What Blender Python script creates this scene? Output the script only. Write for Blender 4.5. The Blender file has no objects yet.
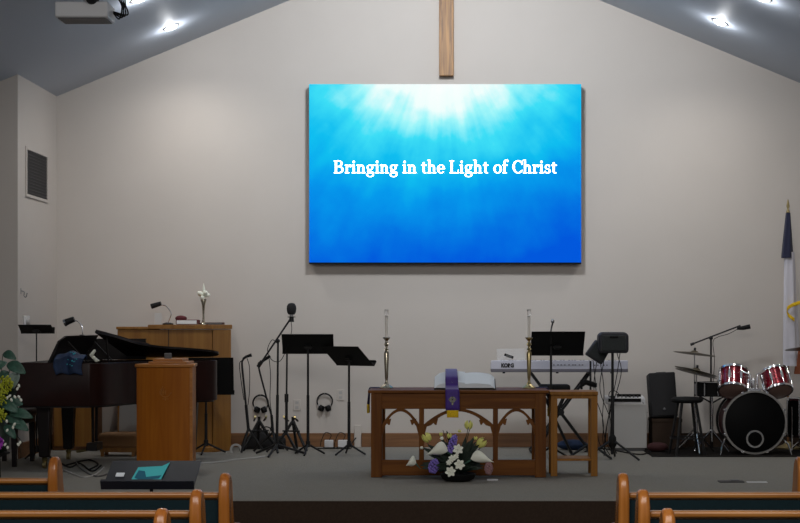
import bpy, bmesh, math, random
from mathutils import Vector, Matrix, Euler
random.seed(7)
S = bpy.context.scene
COL = S.collection
PI = math.pi
V = Vector
ST = 0.45                      # height of the stage
CZ = 1.72                      # eye height
F = 1600.0                     # focal length in pixels
VX, VY = 458.0, 325.0
def X(px, Y): return (px-VX)*Y/F
def Z(py, Y): return CZ-(py-VY)*Y/F
def R(d): return math.radians(d)

# ------------------------------------------------------------ materials
def lin(c):
    c = c/255.0
    return c/12.92 if c <= .04045 else ((c+.055)/1.055)**2.4
def rgb(r, g, b): return (lin(r), lin(g), lin(b), 1)
def mat(name, c, rough=.5, metal=0, spec=.5, bump=0, bscale=200, var=0, vscale=6, emit=None, estr=0, alpha=1, trans=0, coat=0, sheen=0):
    m = bpy.data.materials.new(name); m.use_nodes = True
    nt = m.node_tree; N = nt.nodes; L = nt.links
    p = N['Principled BSDF']
    p.inputs['Base Color'].default_value = c
    p.inputs['Roughness'].default_value = rough
    p.inputs['Metallic'].default_value = metal
    p.inputs['Specular IOR Level'].default_value = spec
    p.inputs['Alpha'].default_value = alpha
    p.inputs['Transmission Weight'].default_value = trans
    p.inputs['Coat Weight'].default_value = coat
    p.inputs['Sheen Weight'].default_value = sheen
    if emit:
        p.inputs['Emission Color'].default_value = emit; p.inputs['Emission Strength'].default_value = estr
    tc = N.new('ShaderNodeTexCoord')
    if var:
        n = N.new('ShaderNodeTexNoise'); n.inputs['Scale'].default_value = vscale; n.inputs['Detail'].default_value = 4
        L.new(tc.outputs['Object'], n.inputs['Vector'])
        r = N.new('ShaderNodeValToRGB')
        r.color_ramp.elements[0].position = .3; r.color_ramp.elements[1].position = .7
        r.color_ramp.elements[0].color = tuple(x*(1-var) for x in c[:3])+(1,)
        r.color_ramp.elements[1].color = tuple(min(1, x*(1+var)) for x in c[:3])+(1,)
        L.new(n.outputs['Fac'], r.inputs['Fac']); L.new(r.outputs['Color'], p.inputs['Base Color'])
    if bump:
        n2 = N.new('ShaderNodeTexNoise'); n2.inputs['Scale'].default_value = bscale; n2.inputs['Detail'].default_value = 3
        L.new(tc.outputs['Object'], n2.inputs['Vector'])
        b = N.new('ShaderNodeBump'); b.inputs['Strength'].default_value = bump; b.inputs['Distance'].default_value = .01
        L.new(n2.outputs['Fac'], b.inputs['Height']); L.new(b.outputs['Normal'], p.inputs['Normal'])
    return m
def wood(name, c1, c2, rough=.35, axis='Z', scale=14, spec=.5):
    m = bpy.data.materials.new(name); m.use_nodes = True
    nt = m.node_tree; N = nt.nodes; L = nt.links; p = N['Principled BSDF']
    tc = N.new('ShaderNodeTexCoord'); mp = N.new('ShaderNodeMapping')
    s = {'X': (.06, 1, 1), 'Y': (1, .06, 1), 'Z': (1, 1, .06)}[axis]
    mp.inputs['Scale'].default_value = s
    L.new(tc.outputs['Object'], mp.inputs['Vector'])
    n = N.new('ShaderNodeTexNoise'); n.inputs['Scale'].default_value = scale*2; n.inputs['Detail'].default_value = 6; n.inputs['Distortion'].default_value = .6
    L.new(mp.outputs['Vector'], n.inputs['Vector'])
    r = N.new('ShaderNodeValToRGB'); r.color_ramp.elements[0].position = .35; r.color_ramp.elements[1].position = .68
    r.color_ramp.elements[0].color = c1; r.color_ramp.elements[1].color = c2
    L.new(n.outputs['Fac'], r.inputs['Fac']); L.new(r.outputs['Color'], p.inputs['Base Color'])
    p.inputs['Roughness'].default_value = rough; p.inputs['Specular IOR Level'].default_value = spec
    return m

M = {}
M['wall'] = mat('wall_paint', rgb(198, 191, 185), .85, bump=.05, bscale=120, var=.015, vscale=2)
M['ceil'] = mat('ceiling_paint', rgb(182, 190, 202), .6, spec=.35, bump=.05, bscale=60)  # blue light from the screen is put into this base colour
M['carpet'] = mat('stage_carpet', rgb(146, 143, 136), .95, spec=.1, bump=.6, bscale=500, var=.10, vscale=90)
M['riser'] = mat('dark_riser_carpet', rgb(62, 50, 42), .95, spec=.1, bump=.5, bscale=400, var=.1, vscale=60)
M['navefloor'] = mat('nave_carpet', rgb(48, 48, 46), .95, spec=.1, bump=.5, bscale=400, var=.1, vscale=60)
M['rug'] = mat('black_rug', rgb(38, 35, 33), .95, spec=.1, bump=.5, bscale=500, var=.15, vscale=80)
M['base'] = wood('baseboard_wood', rgb(108, 72, 42), rgb(136, 94, 58), .5, 'X')
M['honey'] = wood('honey_oak', rgb(138, 84, 34), rgb(168, 112, 54), .28, 'X', 10)
M['honeyV'] = wood('honey_oak_upright', rgb(142, 82, 30), rgb(180, 114, 50), .25, 'Z', 10)
M['pulpit'] = wood('pulpit_oak', rgb(156, 86, 14), rgb(174, 102, 22), .4, 'Z', 12, .3)
M['pulpit2'] = wood('pulpit_oak_trim', rgb(168, 104, 42), rgb(192, 126, 58), .35, 'X', 12)
M['organ'] = wood('organ_oak', rgb(134, 88, 32), rgb(156, 108, 46), .45, 'Z', 8)
M['altar'] = wood('altar_walnut', rgb(96, 53, 12), rgb(122, 73, 22), .5, 'X', 12, .2)
M['altarV'] = wood('altar_walnut_upright', rgb(96, 53, 12), rgb(120, 72, 22), .5, 'Z', 12, .2)
M['side'] = wood('side_table_wood', rgb(134, 88, 32), rgb(162, 110, 44), .45, 'Z', 12, .25)
M['cross'] = wood('cross_wood', rgb(112, 74, 32), rgb(172, 124, 66), .5, 'Z', 16)
M['teal'] = mat('teal_fabric', rgb(16, 36, 42), .9, spec=.2, bump=.4, bscale=500, var=.1, vscale=60)
M['black'] = mat('black_metal', rgb(20, 20, 22), .45, spec=.4)
M['blackm'] = mat('matt_black', rgb(16, 16, 17), .7, spec=.25)
M['desk'] = mat('music_desk_black', rgb(30, 32, 40), .4, spec=.5)
M['piano'] = mat('piano_mahogany', rgb(36, 15, 12), .34, spec=.25, var=.25, vscale=5)
M['pianod'] = mat('piano_dark', rgb(16, 9, 9), .4, spec=.35)
M['chrome'] = mat('chrome', (.8, .8, .82, 1), .18, 1)
M['steel'] = mat('dull_steel', (.35, .35, .36, 1), .35, 1)
M['silver'] = mat('aged_silver', rgb(176, 168, 150), .25, 1)
M['brass'] = mat('brass', rgb(176, 160, 116), .3, 1)
M['wax'] = mat('candle_wax', rgb(246, 242, 234), .5)
M['glass'] = mat('clear_glass', (.95, .95, .97, 1), .05, trans=1)
M['acrylic'] = mat('clear_acrylic', (.9, .92, .97, 1), .1, alpha=.14)
M['paper'] = mat('paper', rgb(232, 238, 244), .8)
M['cover'] = mat('book_cover', rgb(50, 38, 28), .6)
M['purple'] = mat('purple_satin', rgb(62, 24, 130), .6, var=.1, vscale=30, sheen=.3)
M['purpled'] = mat('dark_purple_cloth', rgb(38, 26, 62), .7)
M['gold'] = mat('gold_fringe', rgb(246, 196, 20), .7, bump=.6, bscale=300, var=.2, vscale=120)
M['white'] = mat('white_plastic', rgb(214, 214, 216), .4)
M['offw'] = mat('grey_white_panel', rgb(176, 174, 172), .6)
M['silverp'] = mat('silver_plastic', rgb(206, 206, 220), .35, spec=.5)
M['greyp'] = mat('dark_silver_plastic', rgb(108, 106, 116), .4)
M['cloth'] = mat('black_speaker_cloth', rgb(36, 35, 37), .9, bump=.4, bscale=700)
M['spk'] = mat('speaker_charcoal', rgb(34, 35, 42), .6, var=.08, vscale=30)
M['grille'] = mat('grille_grey', rgb(46, 50, 50), .8, bump=.6, bscale=500)
M['cym'] = mat('cymbal_bronze', rgb(92, 84, 66), .35, .6)
M['head'] = mat('black_drum_head', rgb(8, 8, 9), .5, spec=.1)
M['smoke'] = mat('bottom_drum_head', rgb(134, 108, 100), .5)
M['shell'] = mat('dark_red_lacquer', rgb(62, 14, 18), .45, spec=.3)
M['hoop'] = mat('bass_hoop_steel', rgb(176, 172, 168), .3, .8)
M['blue'] = mat('blue_cloth', rgb(26, 48, 82), .75, var=.3, vscale=18)
M['glint'] = mat('turquoise_sequins', rgb(80, 190, 210), .25, .3)
M['maroon'] = mat('maroon_cloth', rgb(92, 32, 38), .8)
M['flagblue'] = mat('flag_navy', rgb(28, 32, 62), .8, sheen=.2)
M['flagwhite'] = mat('flag_white', rgb(206, 204, 214), .8, sheen=.2)
M['leaf'] = mat('leaf_green', rgb(62, 98, 84), .5, var=.25, vscale=25)
M['leafd'] = mat('leaf_dark', rgb(26, 42, 30), .6, var=.3, vscale=25)
M['leafg'] = mat('leaf_grey_green', rgb(120, 136, 128), .6)
M['petal'] = mat('white_petal', rgb(240, 242, 228), .6)
M['yellow'] = mat('yellow_petal', rgb(226, 224, 122), .6, var=.1, vscale=60)
M['lime'] = mat('yellow_green_petal', rgb(176, 182, 44), .6, var=.3, vscale=60)
M['violet'] = mat('violet_petal', rgb(134, 114, 204), .6, var=.4, vscale=90)
M['magenta'] = mat('magenta_petal', rgb(170, 60, 190), .6, var=.2, vscale=90)
M['pink'] = mat('dusty_pink_petal', rgb(160, 122, 124), .6, var=.2, vscale=90)
M['tealpaper'] = mat('turquoise_paper', rgb(70, 190, 196), .7)
M['tealdark'] = mat('deep_teal_print', rgb(16, 96, 122), .7)
M['bench'] = mat('tan_cushion', rgb(150, 110, 72), .8, bump=.2, bscale=300)
M['grey'] = mat('grey_plastic', rgb(92, 92, 94), .5)
M['vent'] = mat('vent_dark', rgb(74, 72, 73), .7)
M['redbag'] = mat('dark_red_bag', rgb(62, 24, 26), .8)
M['redbrown'] = mat('red_brown_cloth', rgb(140, 78, 50), .8)
M['bulb'] = mat('downlight_glow', (1, 1, 1, 1), .5, emit=(1, .97, .92, 1), estr=40)

def sparkle_red():
    m = mat('red_sparkle', rgb(165, 8, 34), .25, .35, coat=.7)
    nt = m.node_tree; N = nt.nodes; L = nt.links; p = N['Principled BSDF']
    tc = N.new('ShaderNodeTexCoord'); v = N.new('ShaderNodeTexVoronoi'); v.inputs['Scale'].default_value = 140
    r = N.new('ShaderNodeValToRGB'); r.color_ramp.elements[0].color = rgb(50, 4, 18); r.color_ramp.elements[1].color = rgb(172, 14, 42)
    L.new(tc.outputs['Object'], v.inputs['Vector']); L.new(v.outputs['Color'], r.inputs['Fac']); L.new(r.outputs['Color'], p.inputs['Base Color'])
    return m
M['sparkle'] = sparkle_red()

def display_material(w, h):
    """what the screen shows: light breaking through blue water, mapped on the screen's own coordinates"""
    m = bpy.data.materials.new('screen_picture'); m.use_nodes = True
    nt = m.node_tree; N = nt.nodes; L = nt.links
    N.clear()
    out = N.new('ShaderNodeOutputMaterial'); em = N.new('ShaderNodeEmission'); em.inputs['Strength'].default_value = SCREEN_STR
    tc = N.new('ShaderNodeTexCoord'); sep = N.new('ShaderNodeSeparateXYZ'); L.new(tc.outputs['Object'], sep.inputs[0])
    def mth(op, a, b=None, clamp=False):
        n = N.new('ShaderNodeMath'); n.operation = op; n.use_clamp = clamp
        for i, v in enumerate((a, b)):
            if v is None: continue
            if isinstance(v, (int, float)): n.inputs[i].default_value = v
            else: L.new(v, n.inputs[i])
        return n.outputs[0]
    du = mth('DIVIDE', mth('ADD', sep.outputs['X'], .03), h)          # in screen heights from the glow
    dv = mth('DIVIDE', mth('SUBTRACT', h*1.06, sep.outputs['Z']), h)
    aw = mth('MULTIPLY', du, .60)
    d = mth('SQRT', mth('ADD', mth('MULTIPLY', aw, aw), mth('MULTIPLY', dv, dv)))
    ang = mth('ARCTAN2', du, mth('ADD', dv, .35))
    cmb = N.new('ShaderNodeCombineXYZ'); L.new(mth('MULTIPLY', ang, 7), cmb.inputs[0]); L.new(mth('MULTIPLY', d, .8), cmb.inputs[1])
    ns = N.new('ShaderNodeTexNoise'); ns.inputs['Scale'].default_value = 1.3; ns.inputs['Detail'].default_value = 3
    L.new(cmb.outputs[0], ns.inputs['Vector'])
    n2 = N.new('ShaderNodeTexNoise'); n2.inputs['Scale'].default_value = 2.2; n2.inputs['Detail'].default_value = 4
    L.new(tc.outputs['Object'], n2.inputs['Vector'])
    f = mth('SUBTRACT', d, mth('MULTIPLY', mth('SUBTRACT', ns.outputs['Fac'], .5), .17))
    f = mth('SUBTRACT', f, mth('MULTIPLY', mth('SUBTRACT', n2.outputs['Fac'], .5), .36))
    f = mth('ADD', f, mth('MULTIPLY', mth('MULTIPLY', du, .12), dv))
    rmp = N.new('ShaderNodeValToRGB')
    stops = [(0, rgb(255, 255, 255)), (.13, rgb(240, 255, 253)), (.22, rgb(160, 246, 250)), (.33, rgb(62, 222, 246)),
             (.46, rgb(16, 190, 240)), (.62, rgb(6, 154, 236)), (.82, rgb(4, 118, 226)), (1.0, rgb(2, 88, 220))]
    e = rmp.color_ramp.elements
    e[0].position = 0; e[0].color = stops[0][1]; e[1].position = 1; e[1].color = stops[-1][1]
    for p_, c_ in stops[1:-1]:
        k = e.new(p_); k.color = c_
    L.new(mth('DIVIDE', mth('SUBTRACT', f, .03), 1.06), rmp.inputs['Fac'])
    L.new(rmp.outputs['Color'], em.inputs['Color']); L.new(em.outputs[0], out.inputs['Surface'])
    return m

# ------------------------------------------------------------ mesh builder
class B:
    def __init__(s, mx=None): s.bm = bmesh.new(); s.mx = mx or Matrix()
    def _add(s, vs, faces):
        bv = [s.bm.verts.new(s.mx @ V(v)) for v in vs]
        for f in faces:
            try: s.bm.faces.new([bv[i] for i in f])
            except ValueError: pass
        return s
    def box(s, c, d, rot=None, taper=1):
        hx, hy, hz = d[0]/2, d[1]/2, d[2]/2
        vs = []
        m = Euler(rot).to_matrix() if rot else Matrix.Identity(3)
        for z in (-1, 1):
            t = taper if z == 1 else 1
            for x, y in ((-1, -1), (1, -1), (1, 1), (-1, 1)):
                vs.append(V(c)+m @ V((x*hx*t, y*hy*t, z*hz)))
        return s._add(vs, [(3, 2, 1, 0), (4, 5, 6, 7), (0, 1, 5, 4), (1, 2, 6, 5), (2, 3, 7, 6), (3, 0, 4, 7)])
    def bb(s, x0, x1, y0, y1, z0, z1): return s.box(((x0+x1)/2, (y0+y1)/2, (z0+z1)/2), (x1-x0, y1-y0, z1-z0))
    def prism(s, poly, h0, h1, plane='XZ'):
        """polygon extruded from h0 to h1 along the remaining axis"""
        def mk(p, h):
            return {'XZ': (p[0], h, p[1]), 'XY': (p[0], p[1], h), 'YZ': (h, p[0], p[1])}[plane]
        n = len(poly)
        vs = [mk(p, h0) for p in poly]+[mk(p, h1) for p in poly]
        fs = [tuple(range(n)), tuple(range(2*n-1, n-1, -1))]+[(i, i+n, (i+1) % n+n, (i+1) % n) for i in range(n)]
        return s._add(vs, fs)
    def tube(s, pts, r, seg=8, cap=True):
        pts = [V(p) for p in pts]; n = len(pts)
        rs = r if isinstance(r, (list, tuple)) else [r]*n
        t0 = (pts[1]-pts[0]).normalized()
        u = t0.orthogonal().normalized()
        vs = []
        for i, p in enumerate(pts):
            if i == 0: t = pts[1]-pts[0]
            elif i == n-1: t = pts[-1]-pts[-2]
            else: t = (pts[i+1]-pts[i]).normalized()+(pts[i]-pts[i-1]).normalized()
            if t.length < 1e-9: t = pts[min(i+1, n-1)]-pts[max(i-1, 0)]
            t.normalize()
            u = (u-t*u.dot(t))
            u = u.normalized() if u.length > 1e-6 else t.orthogonal().normalized()
            w = t.cross(u)
            for k in range(seg):
                a = 2*PI*k/seg
                vs.append(p+(u*math.cos(a)+w*math.sin(a))*rs[i])
        fs = []
        for i in range(n-1):
            for k in range(seg):
                k2 = (k+1) % seg
                fs.append((i*seg+k, i*seg+k2, (i+1)*seg+k2, (i+1)*seg+k))
        if cap:
            fs.append(tuple(range(seg-1, -1, -1))); fs.append(tuple((n-1)*seg+k for k in range(seg)))
        return s._add(vs, fs)
    def cyl(s, a, b, r, r2=None, seg=16): return s.tube([a, b], [r, r if r2 is None else r2], seg)
    def lathe(s, prof, c=(0, 0, 0), axis=(0, 0, 1), seg=20, closed=False):
        """profile of (radius, height) turned about axis through c"""
        ax = V(axis).normalized(); u = ax.orthogonal().normalized(); w = ax.cross(u)
        vs = []; n = len(prof)
        for r, h in prof:
            for k in range(seg):
                a = 2*PI*k/seg
                vs.append(V(c)+ax*h+(u*math.cos(a)+w*math.sin(a))*max(r, 1e-4))
        fs = []
        for i in range(n if closed else n-1):
            j = (i+1) % n
            for k in range(seg):
                k2 = (k+1) % seg
                fs.append((i*seg+k, i*seg+k2, j*seg+k2, j*seg+k))
        if not closed:
            fs.append(tuple(range(seg-1, -1, -1))); fs.append(tuple((n-1)*seg+k for k in range(seg)))
        return s._add(vs, fs)
    def ring(s, c, axis, R_, r, seg=32, w=None):
        """hoop of rectangular section: radius R_, half thickness r, half width w"""
        w = w or r
        return s.lathe([(R_-r, -w), (R_+r, -w), (R_+r, w), (R_-r, w)], c, axis, seg, closed=True)
    def ball(s, c, rad, seg=12, rings=8, rot=None):
        rx, ry, rz = rad if isinstance(rad, (list, tuple)) else (rad,)*3
        m = Euler(rot).to_matrix() if rot else Matrix.Identity(3)
        vs = [V(c)+m @ V((0, 0, -rz))]
        for i in range(1, rings):
            t = PI*i/rings-PI/2
            for k in range(seg):
                a = 2*PI*k/seg
                vs.append(V(c)+m @ V((rx*math.cos(t)*math.cos(a), ry*math.cos(t)*math.sin(a), rz*math.sin(t))))
        vs.append(V(c)+m @ V((0, 0, rz)))
        fs = [(0, 1+(k+1) % seg, 1+k) for k in range(seg)]
        for i in range(rings-2):
            for k in range(seg):
                k2 = (k+1) % seg; a = 1+i*seg
                fs.append((a+k, a+k2, a+seg+k2, a+seg+k))
        a = 1+(rings-2)*seg; e = len(vs)-1
        fs += [(a+k, a+(k+1) % seg, e) for k in range(seg)]
        return s._add(vs, fs)
    def grid(s, fn, nu, nv):
        vs = [fn(i/nu, j/nv) for j in range(nv+1) for i in range(nu+1)]
        fs = [(j*(nu+1)+i, j*(nu+1)+i+1, (j+1)*(nu+1)+i+1, (j+1)*(nu+1)+i) for j in range(nv) for i in range(nu)]
        return s._add(vs, fs)
    def put(s, name, m, parent=None, bevel=0, label=None, solid=0, seg=2, flat=False, loc=None, sub=0, nonorm=False):
        if not nonorm: bmesh.ops.recalc_face_normals(s.bm, faces=s.bm.faces)
        me = bpy.data.meshes.new(name); s.bm.to_mesh(me); s.bm.free()
        me.materials.append(m)
        if not flat:
            for p in me.polygons: p.use_smooth = True
            me.set_sharp_from_angle(angle=R(38))
        o = bpy.data.objects.new(name, me); COL.objects.link(o)
        if parent: o.parent = parent
        if loc: o.location = loc
        if label: o['label'] = label
        if solid:
            q = o.modifiers.new('thickness', 'SOLIDIFY'); q.thickness = solid; q.offset = 0
        if sub:
            q = o.modifiers.new('smooth', 'SUBSURF'); q.levels = sub; q.render_levels = sub
        if bevel:
            q = o.modifiers.new('bevel', 'BEVEL'); q.width = bevel; q.segments = seg; q.limit_method = 'ANGLE'; q.angle_limit = R(35)
        return o
def thing(name, label, cat, loc=(0, 0, 0), rz=0, group=None):
    o = bpy.data.objects.new(name, None); COL.objects.link(o); o.empty_display_size = .1
    o.location = loc; o.rotation_euler = (0, 0, rz); o['label'] = label; o['category'] = cat
    if group: o['group'] = group
    return o
def tag(o, label, cat, group=None):
    o['label'] = label; o['category'] = cat
    if group: o['group'] = group
    return o
def struct(o): o['kind'] = 'structure'; return o
def arc(c, r, a0, a1, n, plane='XZ'):
    out = []
    for i in range(n+1):
        a = R(a0+(a1-a0)*i/n)
        p, q = r*math.cos(a), r*math.sin(a)
        out.append({'XZ': (c[0]+p, c[1], c[2]+q), 'YZ': (c[0], c[1]+p, c[2]+q), 'XY': (c[0]+p, c[1]+q, c[2])}[plane])
    return out
def smooth(pts, n=5):
    """Catmull-Rom through the points"""
    P = [V(p) for p in pts]; P = [P[0]*2-P[1]]+P+[P[-1]*2-P[-2]]
    out = []
    for i in range(1, len(P)-2):
        for k in range(n):
            t = k/n; a, b, c, d = P[i-1], P[i], P[i+1], P[i+2]
            out.append(.5*((2*b)+(c-a)*t+(2*a-5*b+4*c-d)*t*t+(3*b-a-3*c+d)*t**3))
    out.append(P[-2]); return out

SCREEN_STR = 1.0
WALL_Y = 16.667
RX, RZ, SL = -.14, 5.77, .413          # ridge and slope of the ceiling
def ceil_z(x): return RZ-SL*abs(x-RX)

# ------------------------------------------------------------ setting
XL, XR = -4.18, 4.6
struct(B().bb(-8, 8, 1.0, 11.6, -.1, 0).put('floor', M['navefloor']))
struct(B().bb(-8, 8, 11.62, WALL_Y+.3, ST-.06, ST).put('stage', M['carpet'], bevel=.01))
struct(B().bb(-8, 8, 11.59, 11.62, 0, ST-.008).put('stage_riser', M['riser']))
b = B(); b.prism([(XL, 0), (XR, 0), (XR, ceil_z(XR)+.05), (RX, RZ+.05), (XL, ceil_z(XL)+.05)], WALL_Y, WALL_Y+.15)
struct(b.put('wall_back', M['wall']))
struct(B().prism([(15.19, 0), (WALL_Y+.15, 0), (WALL_Y+.15, ceil_z(XL)+.05), (15.19, ceil_z(XL)+.05)], XL-.12, XL, 'YZ').put('wall_left', M['wall']))
struct(B().prism([(-7.5, 0), (XL-.12, 0), (XL-.12, ceil_z(XL)+.05), (-7.5, ceil_z(-7.5)+.05)], 15.19, 15.31).put('wall_left_front', M['wall']))
struct(B().prism([(1, 0), (15.25, 0), (15.25, ceil_z(-7.5)+.05), (1, ceil_z(-7.5)+.05)], -7.62, -7.5, 'YZ').put('wall_left_nave', M['wall']))
struct(B().prism([(13.4, 0), (WALL_Y+.15, 0), (WALL_Y+.15, ceil_z(XR)+.05), (13.4, ceil_z(XR)+.05)], XR, XR+.12, 'YZ').put('wall_right', M['wall']))
struct(B().prism([(XR+.12, 0), (7.5, 0), (7.5, ceil_z(7.5)+.05), (XR+.12, ceil_z(XR+.12)+.05)], 13.4, 13.52).put('wall_right_front', M['wall']))
struct(B().prism([(1, 0), (13.5, 0), (13.5, ceil_z(7.5)+.05), (1, ceil_z(7.5)+.05)], 7.5, 7.62, 'YZ').put('wall_right_nave', M['wall']))
b = B()
b.prism([(-7.7, ceil_z(-7.7)), (RX, RZ), (7.7, ceil_z(7.7)), (7.7, ceil_z(7.7)+.15), (RX, RZ+.15), (-7.7, ceil_z(-7.7)+.15)], 1, WALL_Y+.2)
struct(b.put('ceiling', M['ceil']))
# baseboard in three runs
zt, zb = Z(433, WALL_Y), ST
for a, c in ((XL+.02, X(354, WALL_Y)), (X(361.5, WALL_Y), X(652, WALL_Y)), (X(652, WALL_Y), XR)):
    struct(B().bb(a, c, WALL_Y-.02, WALL_Y, zb, zt).put('baseboard_back', M['base'] if c < 3 else M['riser'], bevel=.004))  # run behind the drums: shade is put into its dark colour
struct(B().bb(XL, XL+.02, 15.19, WALL_Y-.02, zb, zt).put('baseboard_left', M['base'], bevel=.004))
struct(B().bb(X(354.5, WALL_Y), X(361, WALL_Y), WALL_Y-.03, WALL_Y, zb, Z(425, WALL_Y)).put('trim_1', M['wall'], bevel=.004))
tag(B().bb(X(652, 15.4), 4.45, 15.38, 16.6, ST, ST+.008).put('rug', M['rug']), 'black rug under the red drum set', 'rug')

# air vent on the left return wall
t = thing('air_vent', 'dark louvred air vent high on the left side wall', 'vent', (XL, 15.86, 2.99))
b = B(); y0, y1, z1 = -.38, .38, .43
b.bb(0, .015, y0, y1, -.03, 0); b.bb(0, .015, y0, y1, z1, z1+.03); b.bb(0, .015, y0-.03, y0, -.03, z1+.03); b.bb(0, .015, y1, y1+.03, -.03, z1+.03)
b.put('frame', M['wall'], t, bevel=.003)
B().bb(0, .004, y0, y1, 0, z1).put('backing', M['vent'], t)
b = B()
for i in range(14): b.box((.012, 0, .016+i*.0305), (.012, .75, .004), rot=(0, R(40), 0))
b.put('louvres', M['vent'], t)
t = thing('wall_thermostat', 'small white wall control beside the dark stand at far left', 'control', (XL, 15.46, Z(328, 15.46)))
B().bb(0, .02, -.09, .09, 0, .12).put('back_plate', M['white'], t, bevel=.006)
B().ball((.025, 0, .06), (.02, .05, .04)).put('dial', M['offw'], t)
t = thing('wall_hook', 'tiny dark hook on the left side wall above the white control', 'hook', (XL, 15.3, Z(296, 15.3)))
B().tube(smooth([(0, 0, .05), (.03, 0, .04), (.03, 0, 0), (.05, 0, -.01), (.06, 0, .03)]), .005, 6).put('hook_bend', M['steel'], t)
B().bb(0, .006, -.012, .012, .02, .075).put('plate', M['offw'], t)

# ------------------------------------------------------------ ceiling lights
nrm = {-1: V((SL, 0, -1)).normalized(), 1: V((-SL, 0, -1)).normalized()}
for px, py, lab in ((171, 27, 'lit recessed downlight in the left ceiling slope near the back wall'),
                    (720, 22, 'lit recessed downlight in the right ceiling slope near the back wall'),
                    (139, -1, 'lit recessed downlight at the top edge, beyond the white projector'),
                    (763, -2, 'lit recessed downlight at the top edge, right ceiling slope')):
    sgn = -1 if px < VX else 1
    kx, kz = (px-VX)/F, (VY-py)/F
    # ray meets the slope z = RZ - SL*sgn*(x-RX)
    Y = (RZ+SL*sgn*RX-CZ)/(kz+SL*sgn*kx)
    p = V((kx*Y, Y, CZ+kz*Y)); n = nrm[sgn]
    t = thing('ceiling_downlight', lab, 'ceiling light', p, 0, 'recessed ceiling downlights')
    B().ring((0, 0, 0), n, .075, .012, 28, .006).put('trim_ring', M['grey'], t)
    B().lathe([(.063, 0), (.06, .010), (.04, .02), (.0, .024)], (0, 0, 0), n, 20).put('lens', M['bulb'], t)
    ld = bpy.data.lights.new('downlight_beam', 'SPOT'); ld.energy = 50; ld.spot_size = R(150); ld.spot_blend = 1; ld.shadow_soft_size = .07
    ld.color = (1, .95, .88)
    lo = bpy.data.objects.new('downlight_beam', ld); COL.objects.link(lo); lo.location = p+n*.07
    pd = bpy.data.lights.new('downlight_bulb', 'POINT'); pd.energy = 3.5; pd.shadow_soft_size = .03; pd.color = (.95, .97, 1)
    po = bpy.data.objects.new('downlight_bulb', pd); COL.objects.link(po); po.location = p+n*.09

# projector
Yp = 11.9
t = thing('projector', 'white projector hanging from the left ceiling slope', 'projector', (X(81, Yp), Yp, Z(17, Yp)), R(0))
w = 53/F*Yp
B().bb(-w/2, w/2, 0, .27, 0, .118).put('body', M['white'], t, bevel=.012)
B().bb(-w/2+.02, w/2-.02, .02, .25, -.006, .002).put('bottom_plate', M['grey'], t)
B().cyl((.08, .05, .135), (.08, -.04, .135), .045, .04).put('lens', M['blackm'], t)
B().tube([(0, .17, .12), (0, .17, 4.6-Z(17, Yp))], .02, 12).put('mounting_pole', M['offw'], t)
b = B()
for k in range(4):
    b.tube(smooth([(w/2-.01, .2, .08), (w/2+.05+.02*k, .18, .02+.01*k), (w/2+.07+.01*k, .17, .12), (w/2-.0+.02*k, .17, .22), (.02, .17, .42)]), .006, 6)
b.put('cable', M['blackm'], t)

# wooden cross
t = thing('wall_cross', 'long wooden cross post on the wall above the screen', 'cross', (X(446.5, WALL_Y), WALL_Y, Z(77, WALL_Y)))
B().bb(-.075, .075, -.09, 0, 0, 1.38).put('upright', M['cross'], t, bevel=.004)
B().bb(-.36, .36, -.092, 0, .93, 1.08).put('crossbar', M['cross'], t, bevel=.004)

# ------------------------------------------------------------ screen
Ys = 16.53
x0, x1, z0, z1 = X(309, Ys), X(581.3, Ys), Z(264, Ys), Z(84, Ys)
sw, sh = x1-x0, z1-z0
t = thing('video_screen', 'large glowing blue screen reading Bringing in the Light of Christ', 'screen', ((x0+x1)/2, Ys, z0))
B().bb(-sw/2, sw/2, .006, .11, 0, sh).put('cabinet', M['blackm'], t, bevel=.004)
B().bb(-.6, .6, .11, WALL_Y-Ys, sh*.3, sh*.7).put('wall_mount', M['steel'], t)
B().bb(-sw/2+.001, sw/2-.001, 0, .012, .016, sh-.001).put('display', display_material(sw, sh), t)
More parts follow.
